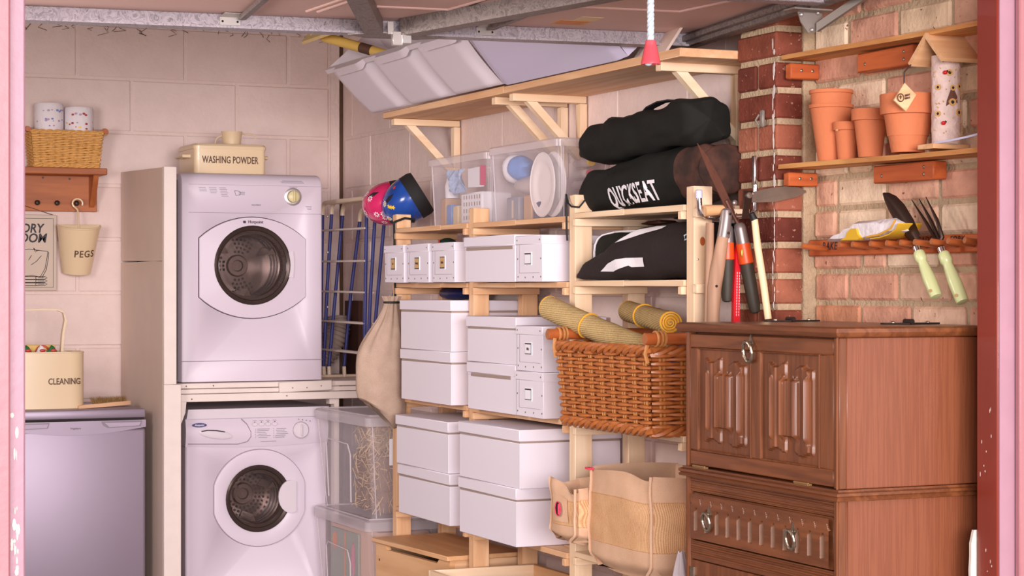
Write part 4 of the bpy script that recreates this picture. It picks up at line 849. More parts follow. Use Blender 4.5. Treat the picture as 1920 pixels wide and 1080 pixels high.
def label_box(label, x0, x1, y0, y1, z0, h, kraft, group):
    t = thing('label_box', label, 'box', ((x0+x1)/2, (y0+y1)/2, z0), group); zt = z0+h; lid = .028
    obj('body', MB().bx(x0, x1, y0, y1, z0+.0005, zt-.004, .0015), M['card'], t)
    obj('lid', MB().bx(x0-.0035, x1+.0035, y0-.0035, y1+.0035, zt-lid, zt, .002), M['card'], t)
    yc = (y0+y1)/2+.008; zc = z0+h*.50; hw, hh = (.021, .0205) if kraft is True else (.0235, .0175)
    ho = obj('label_holder', MB().bx(x0-.0022, x0, yc-hw-.003, yc+hw+.003, zc-hh-.003, zc+hh+.003), M['cardedge'] if kraft else M['holder'], t)
    obj('holder_opening', MB().bx(x0-.0026, x0-.002, yc-hw, yc+hw, zc-hh, zc+hh), M['blackiron'] if kraft else M['holder'], ho)
    if kraft == 'none':
        obj('label_card', MB().bx(x0-.0032, x0-.0024, yc-hw+.0022, yc+hw-.0022, zc-hh+.0025, zc+hh-.004), M['labelwhite'], ho)
    else:
        lc = obj('label_card', MB().bx(x0-.0032, x0-.0024, yc-hw+.002, yc+hw-.002, zc-hh+.004, zc+hh-.003), M['kraft'] if kraft else M['labelwhite'], ho)
    s = MB()
    for yy, zz in ((y0+.012, zt-.014), (y1-.010, zt-.014), (y0+.010, z0+h*.5), (y1-.008, z0+h*.5), (y0+.010, z0+.016), (lerp(y0, y1, .35), z0+.015), (lerp(y0, y1, .66), z0+.014), (y1-.010, z0+.016)):
        xx = x0-.0035 if zz > zt-lid else x0
        s.ball((xx-.0004, yy, zz), .0014, .0024, .0030, 8, 5)
    stuff(obj('rivet', s, M['rivet'], t))
    obj('corner_flap', MB().bx(x0-.0008, x0, y1-.022, y1-.0205, z0+.028, zt-lid).bx(x0-.0008, x0, y0+.02, y1-.02, z0+.0275, z0+.0285), M['seam'], t)
    return t
def kraftword(t, wd):
    ho = [c for c in t.children if c.name.startswith('label_holder')][0]; lc = [c for c in ho.children if c.name.startswith('label_card')][0]
    v = [lc.matrix_world.translation]; L = rootloc(lc)
    bb = [Vector(c)+L for c in lc.bound_box]; cy = sum(b.y for b in bb)/8; cz = sum(b.z for b in bb)/8; xm = min(b.x for b in bb)
    obj('card_writing', facex(text(wd, .013, .0002, .8, .0001, .3)).tf(T(xm-.0004, cy, cz)), M['ink'], ho, flat=True)
XF = -.338
for i, (ya, yb_) in enumerate(((-1.622, -1.428), (-1.862, -1.660), (-2.098, -1.900))):
    t = label_box(['white riveted label box with kraft label, far left of the row of three', 'white riveted label box with kraft label, middle of the row of three', 'white riveted label box with kraft label, right of the row of three'][i], XF, -.06, ya, yb_, 1.349, .137, True, 'kraft-labelled boxes on the second shelf')
    kraftword(t, ('for', 'Sewing', 'Bulbs')[i])
lid_box('white lidded box with long handle slot beside the row of three label boxes', XF-.002, -.02, -2.600, -2.195, 1.349, .151, .034, slot=(.04, .97))
label_box('white riveted label box with blank card, below the shelf of clear boxes', XF, -.08, -2.800, -2.610, 1.349, .145, 'none', 'blank-labelled white boxes')
# middle level
lid_box('white lidded box, lower of the pair beside the linen sack', -.336, -.03, -2.062, -1.590, .929, .182)
lid_box('white lidded box, upper of the pair beside the linen sack', -.336, -.03, -2.062, -1.586, .929+.1825, .176)
lid_box('white lidded box, lower of the pair behind the two small label boxes', -.334, -.02, -2.594, -2.205, .927, .158, slot=(.10, .93))
lid_box('white lidded box, upper of the pair behind the two small label boxes', -.334, -.02, -2.598, -2.200, .927+.1585, .152)
label_box('white riveted label box with blank card, lower of the two beside the willow hamper', -.340, -.08, -2.812, -2.612, .927, .142, 'none', 'blank-labelled white boxes')
t = label_box('white riveted label box with scribbled card, upper of the two beside the willow hamper', -.340, -.08, -2.808, -2.616, .927+.1425, .142, 'none', 'blank-labelled white boxes')
kraftword(t, 'Misc')
# low level
lid_box('white lidded box, lower of the low pair above the pine chest', -.352, -.03, -2.090, -1.605, .521, .176)
lid_box('white lidded box, upper of the low pair above the pine chest', -.352, -.03, -2.075, -1.585, .521+.1765, .176)
lid_box('large white lidded box, lower of the big pair beside the jute bags', -.372, -.02, -2.682, -2.222, .519, .184)
lid_box('large white lidded box, upper of the big pair beside the jute bags', -.372, -.02, -2.708, -2.222, .519+.1845, .184)
# odds and ends glimpsed behind the boxes
tag(obj('navy_bundle', MB().grid(lambda u, v: (-.13+.05*math.cos(2*PI*u)*math.sin(PI*v)**.6, -1.62+.13*math.sin(2*PI*u)*math.sin(PI*v)**.6, 1.311+.024*math.cos(PI*v)), 20, 8, True), M['tarp'], None, loc=(-.13, -1.62, 1.288)), 'shiny navy bundle on top of the upper box beside the linen sack', 'bundle')
tag(obj('white_carton', MB().bx(-.10, -.06, -1.80, -1.60, 1.4865, 1.516, .002), M['card'], None, loc=(-.08, -1.7, 1.4865)), 'small white carton lying behind on the row of three label boxes', 'carton')
gc_ = tag(obj('green_cap', MB().grid(lambda u, v: (-.16+.035*math.cos(2*PI*u)*math.sin(PI*v/2), -1.60+.045*math.sin(2*PI*u)*math.sin(PI*v/2), 1.4868+.026*math.cos(PI*v/2)), 16, 6, True), M['greenbag'], None, loc=(-.16, -1.6, 1.4868)), 'dark green cloth cap with red mark on the row of three label boxes', 'cap')
obj('red_mark', MB().bx(-.197, -.195, -1.612, -1.604, 1.490, 1.505), M['packred'], gc_)

# ---------------------------------------------------------------- clear boxes on the top of the unit
def clear_box(label, x0, x1, y0, y1, z0, h, grp, lidh=.028, taper=.010, bodym=None):
    t = thing('clear_box', label, 'box', ((x0+x1)/2, (y0+y1)/2, z0), grp); bm_ = bodym or M['clear']
    R = [rrect(x0+taper, x1-taper, y0+taper, y1-taper, .015, z0+.001), rrect(x0, x1, y0, y1, .018, z0+h-lidh)]
    body = MB().loft(R, False); body.add(R[0], [tuple(range(len(R[0])))])
    obj('body', body, bm_, t)
    obj('lid', MB().loft([rrect(x0-.010, x1+.010, y0-.010, y1+.010, .022, z0+h-lidh), rrect(x0-.011, x1+.011, y0-.011, y1+.011, .022, z0+h-.006), rrect(x0-.004, x1+.004, y0-.004, y1+.004, .018, z0+h)]), M['cleardark'], t)
    for q in (0, -1, 17): obj('corner_rib', MB().tube([R[0][q], R[1][q]], .0025, 6), M['cleardark'], t)
    return t
cb1 = clear_box('clear plastic box with checked cloth and white basket, left of the two above the shelving', -.205, -.02, -2.068, -1.545, 1.5515, .25, 'clear boxes on the shelving top')
cb2 = clear_box('clear plastic box with oval plates and blue wrapping, right of the two above the shelving', -.205, -.015, -2.635, -2.100, 1.5515, .258, 'clear boxes on the shelving top')
ck = tag(obj('checked_cloth', MB().grid(lambda u, v: (-.165-.012*math.sin(9*u+4*v)-.006*math.sin(23*u), lerp(-1.78, -1.63, u)+.02*math.sin(3*v), 1.755-.095*v*(1-.5*abs(u-.5))), 22, 12), M['check'], None, loc=(-.165, -1.70, 1.70)), 'blue and white checked cloth in the left clear box', 'cloth')
pp = tag(obj('white_paper_stack', MB().bx(-.172, -.155, -1.93, -1.82, 1.685, 1.755, .002), M['labelwhite'], None, loc=(-.165, -1.88, 1.685)), 'white paper block with pink edge in the left clear box', 'paper')
obj('pink_edge', MB().bx(-.174, -.153, -1.938, -1.931, 1.69, 1.76), M['pinkhelm'], pp)
pk_ = thing('plastic_basket', 'white slotted plastic basket in the left clear box', 'basket', (-.14, -1.86, 1.556))
obj('basket_body', MB().bx(-.176, -.06, -1.955, -1.765, 1.5565, 1.668, .006), M['labelwhite'], pk_)
s = MB()
for r_ in range(4):
    for c in range(7): s.bx(-.1768, -.1755, -1.94+c*.0235, -1.934+c*.0235, 1.572+r_*.024, 1.586+r_*.024)
stuff(obj('slot', s, M['holder'], pk_))
for i, (y, hgt, m_, lb) in enumerate(((-1.585, .10, 'brownbox', 'tan carton at the far end of the left clear box'), (-1.64, .075, 'bluewrap', 'pale blue carton second from the far end of the left clear box'), (-1.70, .07, 'stickerpale', 'straw-coloured carton in the left clear box beside the slotted basket'))):
    tag(obj('small_carton', MB().bx(-.17, -.08, y-.024, y+.024, 1.5565, 1.5565+hgt, .004), M[m_], None, loc=(-.12, y, 1.5565)), lb, 'carton', 'cartons in the left clear box')
tag(obj('white_jug', MB().lathe([(.0005, 1.6575), (.026, 1.6575), (.028, 1.70), (.02, 1.73), (.013, 1.745), (.0005, 1.745)], 16, (-.14, -1.60, 0)), M['labelwhite'], None, loc=(-.14, -1.60, 1.6575)), 'white plastic jug on the tan carton in the left clear box', 'jug')
for i, (y, tilt) in enumerate(((-2.535, .10), (-2.575, .07))):
    p_ = thing('oval_plate', ['oval white plate standing on edge in the right clear box, front of two', 'oval white plate standing on edge behind the other in the right clear box'][i], 'plate', (-.13, y, 1.56), 'plates in the right clear box')
    def pl(u, v, y=y, tilt=tilt):
        a = 2*PI*u; rx = .098*v; rz = .104*v; d = .008*(1-smooth(.66, .74, v))
        return (-.181+d+(.02*i), y+.07+rx*math.cos(a)*.95, 1.667+rz*math.sin(a))
    obj('dish', MB().grid(pl, 40, 10, True), M['platewhite'], p_)
    obj('edge_band', MB().tube([(-.181+.02*i, y+.07+.094*math.cos(a), 1.667+.104*math.sin(a)) for a in [2*PI*k/40 for k in range(41)]], .0025, 6), M['platewhite'], p_)
tag(obj('blue_wrapping', MB().grid(lambda u, v: (-.15+.04*math.cos(2*PI*u)*math.sin(PI*v)*(1+.12*math.sin(5*u*6)), -2.225+.062*math.sin(2*PI*u)*math.sin(PI*v)*(1+.15*math.sin(17*v+9*u)), 1.735+.042*math.cos(PI*v)), 24, 12, True), M['bluewrap'], None, loc=(-.15, -2.225, 1.69)), 'crumpled blue wrapping in the right clear box', 'wrapping')
tag(obj('white_wrapping', MB().grid(lambda u, v: (-.145+.045*math.cos(2*PI*u)*math.sin(PI*v), -2.17+.045*math.sin(2*PI*u)*math.sin(PI*v)*(1+.2*math.sin(13*v+8*u)), 1.735+.05*math.cos(PI*v)), 24, 12, True), M['labelwhite'], None, loc=(-.145, -2.17, 1.685)), 'crumpled white wrapping beside the blue one in the right clear box', 'wrapping')
tag(obj('film_bundle', MB().grid(lambda u, v: (-.13+.05*math.cos(2*PI*u)*math.sin(PI*v), -2.30+.13*math.sin(2*PI*u)*math.sin(PI*v)*(1+.1*math.sin(11*v+7*u)), 1.675+.035*math.cos(PI*v)), 24, 10, True), M['film'], None, loc=(-.13, -2.30, 1.64)), 'clear film bundle under the wrapping in the right clear box', 'bundle')
for i, (y, hgt, wd_, m_, lb) in enumerate(((-2.225, .082, .05, 'greybox', 'grey carton with pale stripe in the right clear box'), (-2.345, .085, .032, 'brownbox', 'tan carton beside the grey one in the right clear box'), (-2.415, .06, .025, 'tarp', 'small navy carton by the oval plates in the right clear box'))):
    q = tag(obj('small_carton', MB().bx(-.18, -.08, y-wd_, y+wd_, 1.5535, 1.5535+hgt, .004), M[m_], None, loc=(-.13, y, 1.5535)), lb, 'carton', 'cartons in the right clear box')
    if i == 0: obj('pale_stripe', MB().bx(-.1806, -.1798, y-.006, y+.006, 1.565, 1.625), M['cremepaint'], q)
for i, (x, z, m_, lb) in enumerate(((-.075, 1.735, 'star', 'yellow bottle cap, topmost in the right clear box'), (-.078, 1.700, 'packred', 'red bottle cap below the yellow one in the right clear box'), (-.078, 1.665, 'bluewrap', 'blue bottle cap below the red one in the right clear box'), (-.082, 1.625, 'packgreen', 'green bottle cap, lowest in the right clear box'))):
    q = thing('paint_bottle', lb.replace('bottle cap', 'capped bottle lying'), 'bottle', (x, -2.52, z-.013), 'bottles in the right clear box')
    obj('bottle_body', MB().tube([(x, -2.50, z), (x, -2.594, z), (x, -2.600, z)], [.014, .014, .010], 12), M['film'], q)
    obj('cap', MB().tube([(x, -2.6005, z), (x, -2.614, z)], .0125, 12), M[m_], q)
# ---------------------------------------------------------------- helmets on the first post
def helmet(label, c, d, rad, m, kind, seed):
    random.seed(seed); t = thing('cycle_helmet', label, 'helmet', c, 'helmets on the shelving post')
    d = Vector(d).normalized(); q = d.to_track_quat('Z', 'Y').to_matrix().to_4x4(); MT = Matrix.Translation(c) @ q
    rx, ry, rz = rad
    sh_ = lambda u, v, k=1.0: (rx*k*math.cos(2*PI*u)*math.sin(PI/2*v), ry*k*math.sin(2*PI*u)*math.sin(PI/2*v), rz*k*math.cos(PI/2*v))
    obj('shell', MB().grid(lambda u, v: sh_(u, v), 36, 12, True).tf(MT), m, t)
    obj('liner', MB().grid(lambda u, v: sh_(u, v, .86), 30, 8, True).tf(MT), M['foam'], t)
    obj('rim_foam', MB().loft([[(rx*k*math.cos(a), ry*k*math.sin(a), z) for a in [2*PI*i/36 for i in range(36)]] for k, z in ((1.0, .0), (1.01, -.035), (.95, -.05), (.84, -.045), (.86, 0))], False).tf(MT), M['foam'], t)
    for a in (.6, 2.2, 3.9): obj('vent', MB().loft([[Vector(sh_(a/(2*PI)+du, v, 1.006)) for du in (-.018*w_, .018*w_)] for v, w_ in ((.42, .1), (.5, 1), (.62, 1.1), (.74, .1))], closed=False).tf(MT), M['foam'], t)
    nq = Matrix.Translation(c) @ q
    for k in range(24):
        u, v = random.random(), .22+.7*random.random()
        p = Vector(sh_(u, v, 1.006)); n = Vector((p.x/rx/rx, p.y/ry/ry, p.z/rz/rz)).normalized()
        tx = n.cross(Vector((0.3, .2, .9))).normalized(); ty = n.cross(tx); mb = MB()
        if kind == 'flower' or k % 3 == 0:
            for j in range(8):
                a = j*PI/4; e1 = tx*math.cos(a)+ty*math.sin(a); e2 = n.cross(e1)
                mb.add([p+e1*.003, p+e1*.009+e2*.0028, p+e1*.0135, p+e1*.009-e2*.0028], [(0, 1, 2, 3)])
            o = obj('flower_sticker', mb.tf(nq), M['flower'], t, flat=True)
            if kind != 'flower': obj('sticker_centre', MB().add([p+n*.0006+(tx*math.cos(j*PI/3)+ty*math.sin(j*PI/3))*.004 for j in range(6)], [tuple(range(6))]).tf(nq), M['star'], o, flat=True)
        else:
            pts = []
            for j in range(10):
                a = j*PI/5; r_ = .010 if j % 2 == 0 else .0045; pts.append(p+(tx*math.cos(a)+ty*math.sin(a))*r_)
            mb.add(pts, [tuple(range(10))]); obj('star_sticker', mb.tf(nq), M['sun'] if k % 9 == 1 else M['star'], t, flat=True)
    return t
helmet('pink cycle helmet with white flowers behind the blue one on the shelving end', (-.215, -1.175, 1.655), (-.85, .30, -.12), (.112, .085, .115), M['pinkhelm'], 'flower', 4)
helmet('blue cycle helmet with stars on the far end of the shelving top', (-.185, -1.30, 1.668), (-.74, .30, -.50), (.112, .088, .12), M['bluehelm'], 'star', 9)
random.seed(21)
hc = tag(obj('black_cord', MB().tube([(-.29, -1.40, 1.575), (-.25, -1.405, 1.59), (-.21, -1.40, 1.585), (-.20, -1.37, 1.578), (-.24, -1.345, 1.588), (-.287, -1.35, 1.578), (-.292, -1.40, 1.572), (-.291, -1.402, 1.50), (-.290, -1.404, 1.40), (-.289, -1.404, 1.30), (-.31, -1.41, 1.292)], .0045, 8), M['cord'], None, loc=(-.28, -1.39, 1.30)), 'black drawstring cord looped round the far post, holding the linen sack', 'cord')
# ---------------------------------------------------------------- linen sack
def sack(u, v):
    a = 2*PI*u; z = lerp(1.300, .862, v)
    wd = lerp(.024, .094, smooth(.02, .50, v))*(1-.08*smooth(.85, 1, v)); wd *= 1+.16*(1-smooth(.05, .62, v))*math.sin(11*a+1.5*v)*.7+.035*math.sin(6*a+2*v)
    if v < .05: wd = lerp(.034, .024, v/.05)*(1+.16*math.sin(11*a))
    cx = lerp(-.322, -.368, smooth(0, .6, v)); cy = lerp(-1.455, -1.47, v)
    if v > .97: wd *= lerp(1, .55, (v-.97)/.03)
    slant = -.065*max(0, math.cos(a))*0+.05*(-math.cos(a))*smooth(.6, 1, v)
    return (cx+wd*math.cos(a), cy+wd*.62*math.sin(a), z+slant)
sk = thing('linen_sack', 'beige linen drawstring sack hanging from the far shelving post', 'sack', (-.36, -1.47, .86))
obj('bag_cloth', MB().grid(sack, 66, 44, True), M['linen'], sk)
obj('drawstring', MB().tube([(-.322+.029*math.cos(a), -1.456+.02*math.sin(a), 1.277) for a in [2*PI*k/20 for k in range(21)]], .004, 6), M['cord'], sk)
# ---------------------------------------------------------------- clothes airer, hose, board
ar = thing('clothes_airer', 'folded clothes airer with blue legs and white rods between dryer and side wall', 'clothes airer', (-.13, -.58, .954))
def frame(xt, xm, ya, yb_, zb, zt, xb):
    for y in (ya, yb_):
        obj('blue_leg', MB().tube([(xb, y, zb+.045), (xm, y, (zb+zt)/2), (xt, y, zt-.05)], .0075, 8), M['bluetube'], ar)
        obj('foot_cap', MB().tube([(xb, y, zb+.044), (xb+.002, y, zb)], .0085, 8), M['creamcap'], ar)
    r_ = .045; p = [(xt, ya, zt-.0495)]+[(xt, ya-r_+r_*math.cos(a), zt-.045+r_*math.sin(a)) for a in [PI/2*i/6 for i in range(7)]]+[(xt, yb_+r_-r_*math.cos(a), zt-.045+r_*math.sin(a)) for a in [PI/2-PI/2*i/6 for i in range(7)]]+[(xt, yb_, zt-.0495)]
    obj('top_bar', MB().tube(p, .0095, 8), M['creamcap'], ar)
frame(-.195, -.200, -.30, -.84, .956, 1.688, -.205)
frame(-.165, -.185, -.33, -.86, .956, 1.690, -.200)
frame(-.120, -.150, -.34, -.85, .956, 1.685, -.180)
frame(-.050, -.090, -.36, -.87, .956, 1.660, -.120)
for z in (1.572, 1.442, 1.316, 1.192, 1.072):
    for x, y0_, y1_ in ((-.205, -.845, -.30), (-.175, -.86, -.33)): obj('white_rod', MB().tube([(x, y1_, z), (x, y0_, z-.004)], .0042, 6), M['rod'], ar)
for z in (1.63, 1.48, 1.25): obj('pivot', MB().ball((-.19, -.352, z), .006, .006, .006, 8, 5), M['zinc'], ar)
obj('bottom_bar', MB().bx(-.30, -.02, -.36, -.33, .9545, .966, .003), M['creamcap'], ar)
hp_ = [(-.23, -.12, .96), (-.19, -.14, .985), (-.14, -.16, 1.04), (-.10, -.16, 1.10), (-.075, -.15, 1.16), (-.072, -.14, 1.20)]
def spline(P, n):
    out = []; P = [Vector(p) for p in P]
    for i in range(len(P)-1):
        p0, p1, p2, p3 = P[max(i-1, 0)], P[i], P[i+1], P[min(i+2, len(P)-1)]
        for k in range(n):
            t = k/n; out.append(.5*((2*p1)+(p2-p0)*t+(2*p0-5*p1+4*p2-p3)*t*t+(3*p1-p0-3*p2+p3)*t**3))
    return out+[P[-1]]
hs_ = spline(hp_, 16)
tag(obj('vent_hose', MB().tube(hs_, [.05+.006*math.sin(i*1.6) for i in range(len(hs_))], 20), M['hose'], None, loc=(-.14, -.15, .954)), 'grey corrugated vent hose behind the airer on the bench', 'hose')
tag(obj('sooty_board', MB().bx(-.022, -.001, -.265, -.09, .955, 1.275, .002), M['sooty'], None, loc=(-.01, -.18, .955)), 'dark reddish board standing against the side wall behind the airer', 'board')

# ---------------------------------------------------------------- clear crates by the washer
c1 = clear_box('clear plastic crate with lid holding a picture, lower of the two beside the washer', -.345, -.02, -1.262, -.655, 0, .452, 'clear crates beside the washer', .04, .03)
c2 = clear_box('clear plastic crate filled with straw, upper of the two beside the washer', -.340, -.02, -1.252, -.650, .4525, .392, 'clear crates beside the washer', .038, .03)
for t_, z0, h_ in ((c1, 0, .45), (c2, .4525, .39)):
    obj('moulded_panel', MB().tube([(-.336, -1.05, z0+.05), (-.342, -1.06, z0+h_*.6), (-.343, -1.03, z0+h_*.70), (-.343, -.80, z0+h_*.72), (-.342, -.775, z0+h_*.68), (-.336, -.79, z0+.05)], .003, 6), M['cleardark'], t_)
    obj('lid_ridge', MB().tube([(-.03, -1.24, z0+h_+.003), (-.33, -1.24, z0+h_+.003), (-.33, -.67, z0+h_+.003), (-.03, -.67, z0+h_+.003)], .004, 6), M['cleardark'], t_)
tg = obj('paper_tag', MB().bx(-.262, -.238, -1.2725, -1.2715, .66, .76), M['labelwhite'], c2, flat=True)
random.seed(8); s = MB()
for i in range(2600):
    p = Vector((random.uniform(-.29, -.05), random.uniform(-1.205, -.95), random.uniform(.48, .80))); d = Vector((random.uniform(-1, 1), random.uniform(-1, 1), random.uniform(-.4, 1.6))).normalized()*random.uniform(.025, .06); q = Vector((random.uniform(-1, 1), random.uniform(-1, 1), random.uniform(-1, 1)))*.0016
    a, b_ = p-d*.5, p+d*.5; b_.z = min(.805, max(.462, b_.z)); b_.y = max(-1.215, b_.y); a.y = max(-1.215, a.y); b_.x = max(-.298, b_.x); a.x = max(-.298, a.x); a.z = min(.805, max(.462, a.z))
    s.add([a-q, a+q, b_+q, b_-q], [(0, 1, 2, 3)])
o = obj('straw', s, M['straw'], None, flat=True, loc=(-.17, -1.08, .46), fixn=False); tag(o, 'loose straw filling the near half of the upper clear crate', 'straw'); o['kind'] = 'stuff'
tag(obj('bedding_bale', MB().rbx(-.27, -.06, -1.19, -.90, .462, .70, .03, 3), M['strawdark'], None, loc=(-.17, -1.05, .462)), 'dark brown bundle inside the straw in the upper clear crate', 'bundle')
pc = thing('picture', 'grey-green picture with orange sun inside the lower clear crate', 'picture', (-.29, -.95, .03))
obj('panel', MB().bx(-.303, -.2935, -1.04, -.72, .04, .375, .002), M['picgrey'], pc)
obj('orange_sun', MB().disc((-.3036, -.77, .325), .03, 'x', 20, .034), M['picorange'], pc, flat=True)
obj('orange_stem', MB().bx(-.3040, -.3032, -.895, -.88, .05, .37), M['picorange'], pc)
obj('orange_figure', MB().disc((-.3036, -.985, .27), .022, 'x', 14, .07), M['pinkhelm'], pc, flat=True)
tag(obj('pink_liner', MB().bx(-.292, -.07, -1.222, -.70, .035, .398, .012), M['pinkish'], None, loc=(-.18, -.95, .035)), 'pale pink wrapped block behind the picture in the lower clear crate', 'block')
# ---------------------------------------------------------------- pine chest and tray at floor level
pcx = thing('pine_chest', 'pine chest with flat lid and finger slot at floor level under the white boxes', 'chest', (-.19, -1.74, 0))
RZ = lambda mb: mb.rot(math.radians(4.2), 'Z', (-.345, -2.055, 0))
def pc_part(n, mb, m): return obj(n, RZ(mb), m, pcx)
pc_part('lid', MB().bx(-.350, -.045, -2.060, -1.437, .398, .414, .002), wood('chest', 'y'))
fr_ = [(-.335, -2.05, .0), (-.335, -1.445, 0), (-.335, -1.445, .397), (-.335, -1.52, .397), (-.335, -1.54, .378), (-.335, -1.95, .378), (-.335, -1.97, .397), (-.335, -2.05, .397)]
pc_part('front_panel', MB().prism(fr_, (.018, 0, 0)), wood('chest', 'y'))
pc_part('end_panel', MB().bx(-.316, -.06, -2.05, -2.032, 0, .397, .002), wood('pine', 'x')); pc_part('end_panel', MB().bx(-.316, -.06, -1.463, -1.445, 0, .397, .002), wood('pine', 'x'))
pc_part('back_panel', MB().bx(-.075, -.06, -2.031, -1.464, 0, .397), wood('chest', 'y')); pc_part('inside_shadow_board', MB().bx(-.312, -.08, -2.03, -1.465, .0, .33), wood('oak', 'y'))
s = MB()
for k in range(9): s.bx(-.3362, -.3340, -2.0505, -2.034, .372-k*.042, .388-k*.042)
stuff(pc_part('comb_joint', s, wood('ash', 'z')))
s = MB()
for z in (.335, .27, .20, .13): s.disc((-.3356, -1.475, z), .005, 'x', 10)
stuff(pc_part('dowel_plug', s, M['emboss']))
tr = thing('pine_tray', 'open pale pine drawer box on the floor under the large white boxes', 'box', (-.24, -2.49, 0))
obj('end_board', MB().bx(-.455, -.06, -2.165, -2.150, 0, .386, .002), wood('pale', 'x'), tr); obj('end_board', MB().bx(-.455, -.06, -2.835, -2.820, 0, .386, .002), wood('pale', 'x'), tr)
obj('back_board', MB().bx(-.075, -.06, -2.8195, -2.1655, 0, .386, .002), wood('chest', 'y'), tr); obj('base_board', MB().bx(-.455, -.076, -2.8195, -2.1655, .0, .02), wood('pale', 'y'), tr)
obj('front_board', MB().prism([(-.455, -2.8195, .021), (-.455, -2.1655, .021), (-.455, -2.1655, .386), (-.455, -2.30, .386), (-.455, -2.36, .365), (-.455, -2.62, .365), (-.455, -2.68, .386), (-.455, -2.8195, .386)], (.014, 0, 0)), wood('pale', 'y'), tr)
obj('divider', MB().bx(-.44, -.076, -2.42, -2.408, .021, .37), wood('pale', 'x'), tr)

# ================================================================== soft bags on the third bay
def sq(a, n): c, s_ = math.cos(a), math.sin(a); return (math.copysign(abs(c)**(2/n), c), math.copysign(abs(s_)**(2/n), s_))
def make_bag(keys, n=2.6, wob=.006, seed=0):
    """keys: (y, xc, zc, rx, rz) along the bag; returns surface(u, v) and front(y, z)"""
    ys = [k[0] for k in keys]
    def at(y):
        for a, b in zip(keys, keys[1:]):
            if b[0] <= y <= a[0] or a[0] <= y <= b[0]:
                t = (y-a[0])/(b[0]-a[0]); t = t*t*(3-2*t)*.5+t*.5; return [lerp(p, q, t) for p, q in zip(a, b)]
        return list(keys[-1] if abs(y-ys[-1]) < abs(y-ys[0]) else keys[0])
    def off(y, a): return wob*(pnoise(Vector((y*9+seed, math.cos(a)*1.6, math.sin(a)*1.6)))*2+.18*math.sin(31*y+3*a+seed)*abs(math.sin(a)))
    def surf(u, v):
        y = lerp(ys[0], ys[-1], v); _, xc, zc, rx, rz = at(y); a = 2*PI*u; c, s_ = sq(a, n); o = off(y, a)*min(1, rx/.05)
        return (xc+(rx+o)*c, y, zc+(rz+o)*s_)
    def front(y, z):
        lo, hi = PI/2, 3*PI/2                                    # the -x half: z falls from top to bottom
        for _ in range(24):
            m_ = (lo+hi)/2; p = surf(m_/(2*PI), (y-ys[0])/(ys[-1]-ys[0]))
            if p[2] > z: lo = m_
            else: hi = m_
        return p[0]
    return surf, front
# lower bag with lettering
surf1, front1 = make_bag([(-2.797, -.15, 1.600, .003, .003), (-2.80, -.15, 1.600, .02, .03), (-2.82, -.15, 1.610, .075, .045), (-2.90, -.15, 1.625, .105, .064), (-3.10, -.15, 1.632, .110, .072), (-3.30, -.15, 1.640, .108, .080), (-3.46, -.145, 1.655, .100, .080), (-3.565, -.14, 1.660, .085, .072), (-3.582, -.14, 1.660, .06, .05)], 2.8, .006, 3)
b1 = thing('chair_bag', 'black nylon bag lettered QUICKSEAT with faded brown end, lower of the pair', 'bag', (-.15, -3.2, 1.558), 'folding chair bags')
def floor1(p): return (p[0], p[1], max(p[2], 1.5585))
obj('bag_cloth', MB().grid(lambda u, v: floor1(surf1(u, v)), 48, 60, True), M['nylon'], b1)
obj('faded_end', MB().grid(lambda u, v: (lambda p: (p[0]*1.0-.0015*math.copysign(1, .14+p[0])*-1, p[1]-.002, p[2]))(surf1(u, lerp(.86, 1, v))), 48, 10, True), M['nylonbrown'], b1)
obj('end_cap', MB().ball((-.14, -3.578, 1.66), .085, .016, .07, 20, 10), M['nylonbrown'], b1)
lt = text('QUICKSEAT', .078, .0008, .66, .0014, .05, space=1.03)
def wrap(p):
    y = -3.228-p.x; z = 1.600+p.z+.05*p.x
    return (front1(y, z)-.0050+p.y, y, z)
obj('lettering', lt.map(wrap), M['logo'], b1, flat=True)
obj('drawcord', MB().tube([(-.262, -2.95, 1.60), (-.275, -2.93, 1.575), (-.289, -2.905, 1.578), (-.291, -2.885, 1.59), (-.290, -2.87, 1.617), (-.288, -2.868, 1.55), (-.289, -2.872, 1.50), (-.290, -2.878, 1.475)], .003, 6), M['cord'], b1)
surf2, front2 = make_bag([(-2.786, -.15, 1.766, .003, .003), (-2.79, -.15, 1.766, .02, .03), (-2.81, -.15, 1.769, .065, .042), (-2.90, -.15, 1.776, .10, .062), (-3.10, -.155, 1.777, .105, .066), (-3.30, -.165, 1.782, .096, .064), (-3.40, -.185, 1.790, .082, .064), (-3.55, -.190, 1.796, .076, .066), (-3.580, -.190, 1.796, .05, .045), (-3.581, -.190, 1.796, .0004, .0004)], 2.5, .008, 8)
b2 = thing('chair_bag', 'plain black nylon bag with carrying strap, lying on top of the lettered one', 'bag', (-.14, -3.2, 1.71), 'folding chair bags')
obj('bag_cloth', MB().grid(surf2, 48, 60, True), M['nylon'], b2)
obj('carry_strap', MB().loft([[(x, y, z), (x+.03, y, z), (x+.03, y, z+.004), (x, y, z+.004)] for x, y, z in ((-.195, -3.17, 1.838), (-.196, -3.21, 1.856), (-.198, -3.28, 1.866), (-.20, -3.35, 1.866), (-.205, -3.40, 1.858), (-.205, -3.43, 1.852))]), M['cord'], b2)
obj('strap_end', MB().loft([[(x-.01, y, z), (x+.03, y, z), (x+.03, y, z+.006), (x-.01, y, z+.006)] for x, y, z in ((-.20, -2.99, 1.835), (-.205, -3.03, 1.838), (-.215, -3.09, 1.826), (-.205, -3.14, 1.834), (-.175, -3.18, 1.838))]), M['nylon2'], b2)
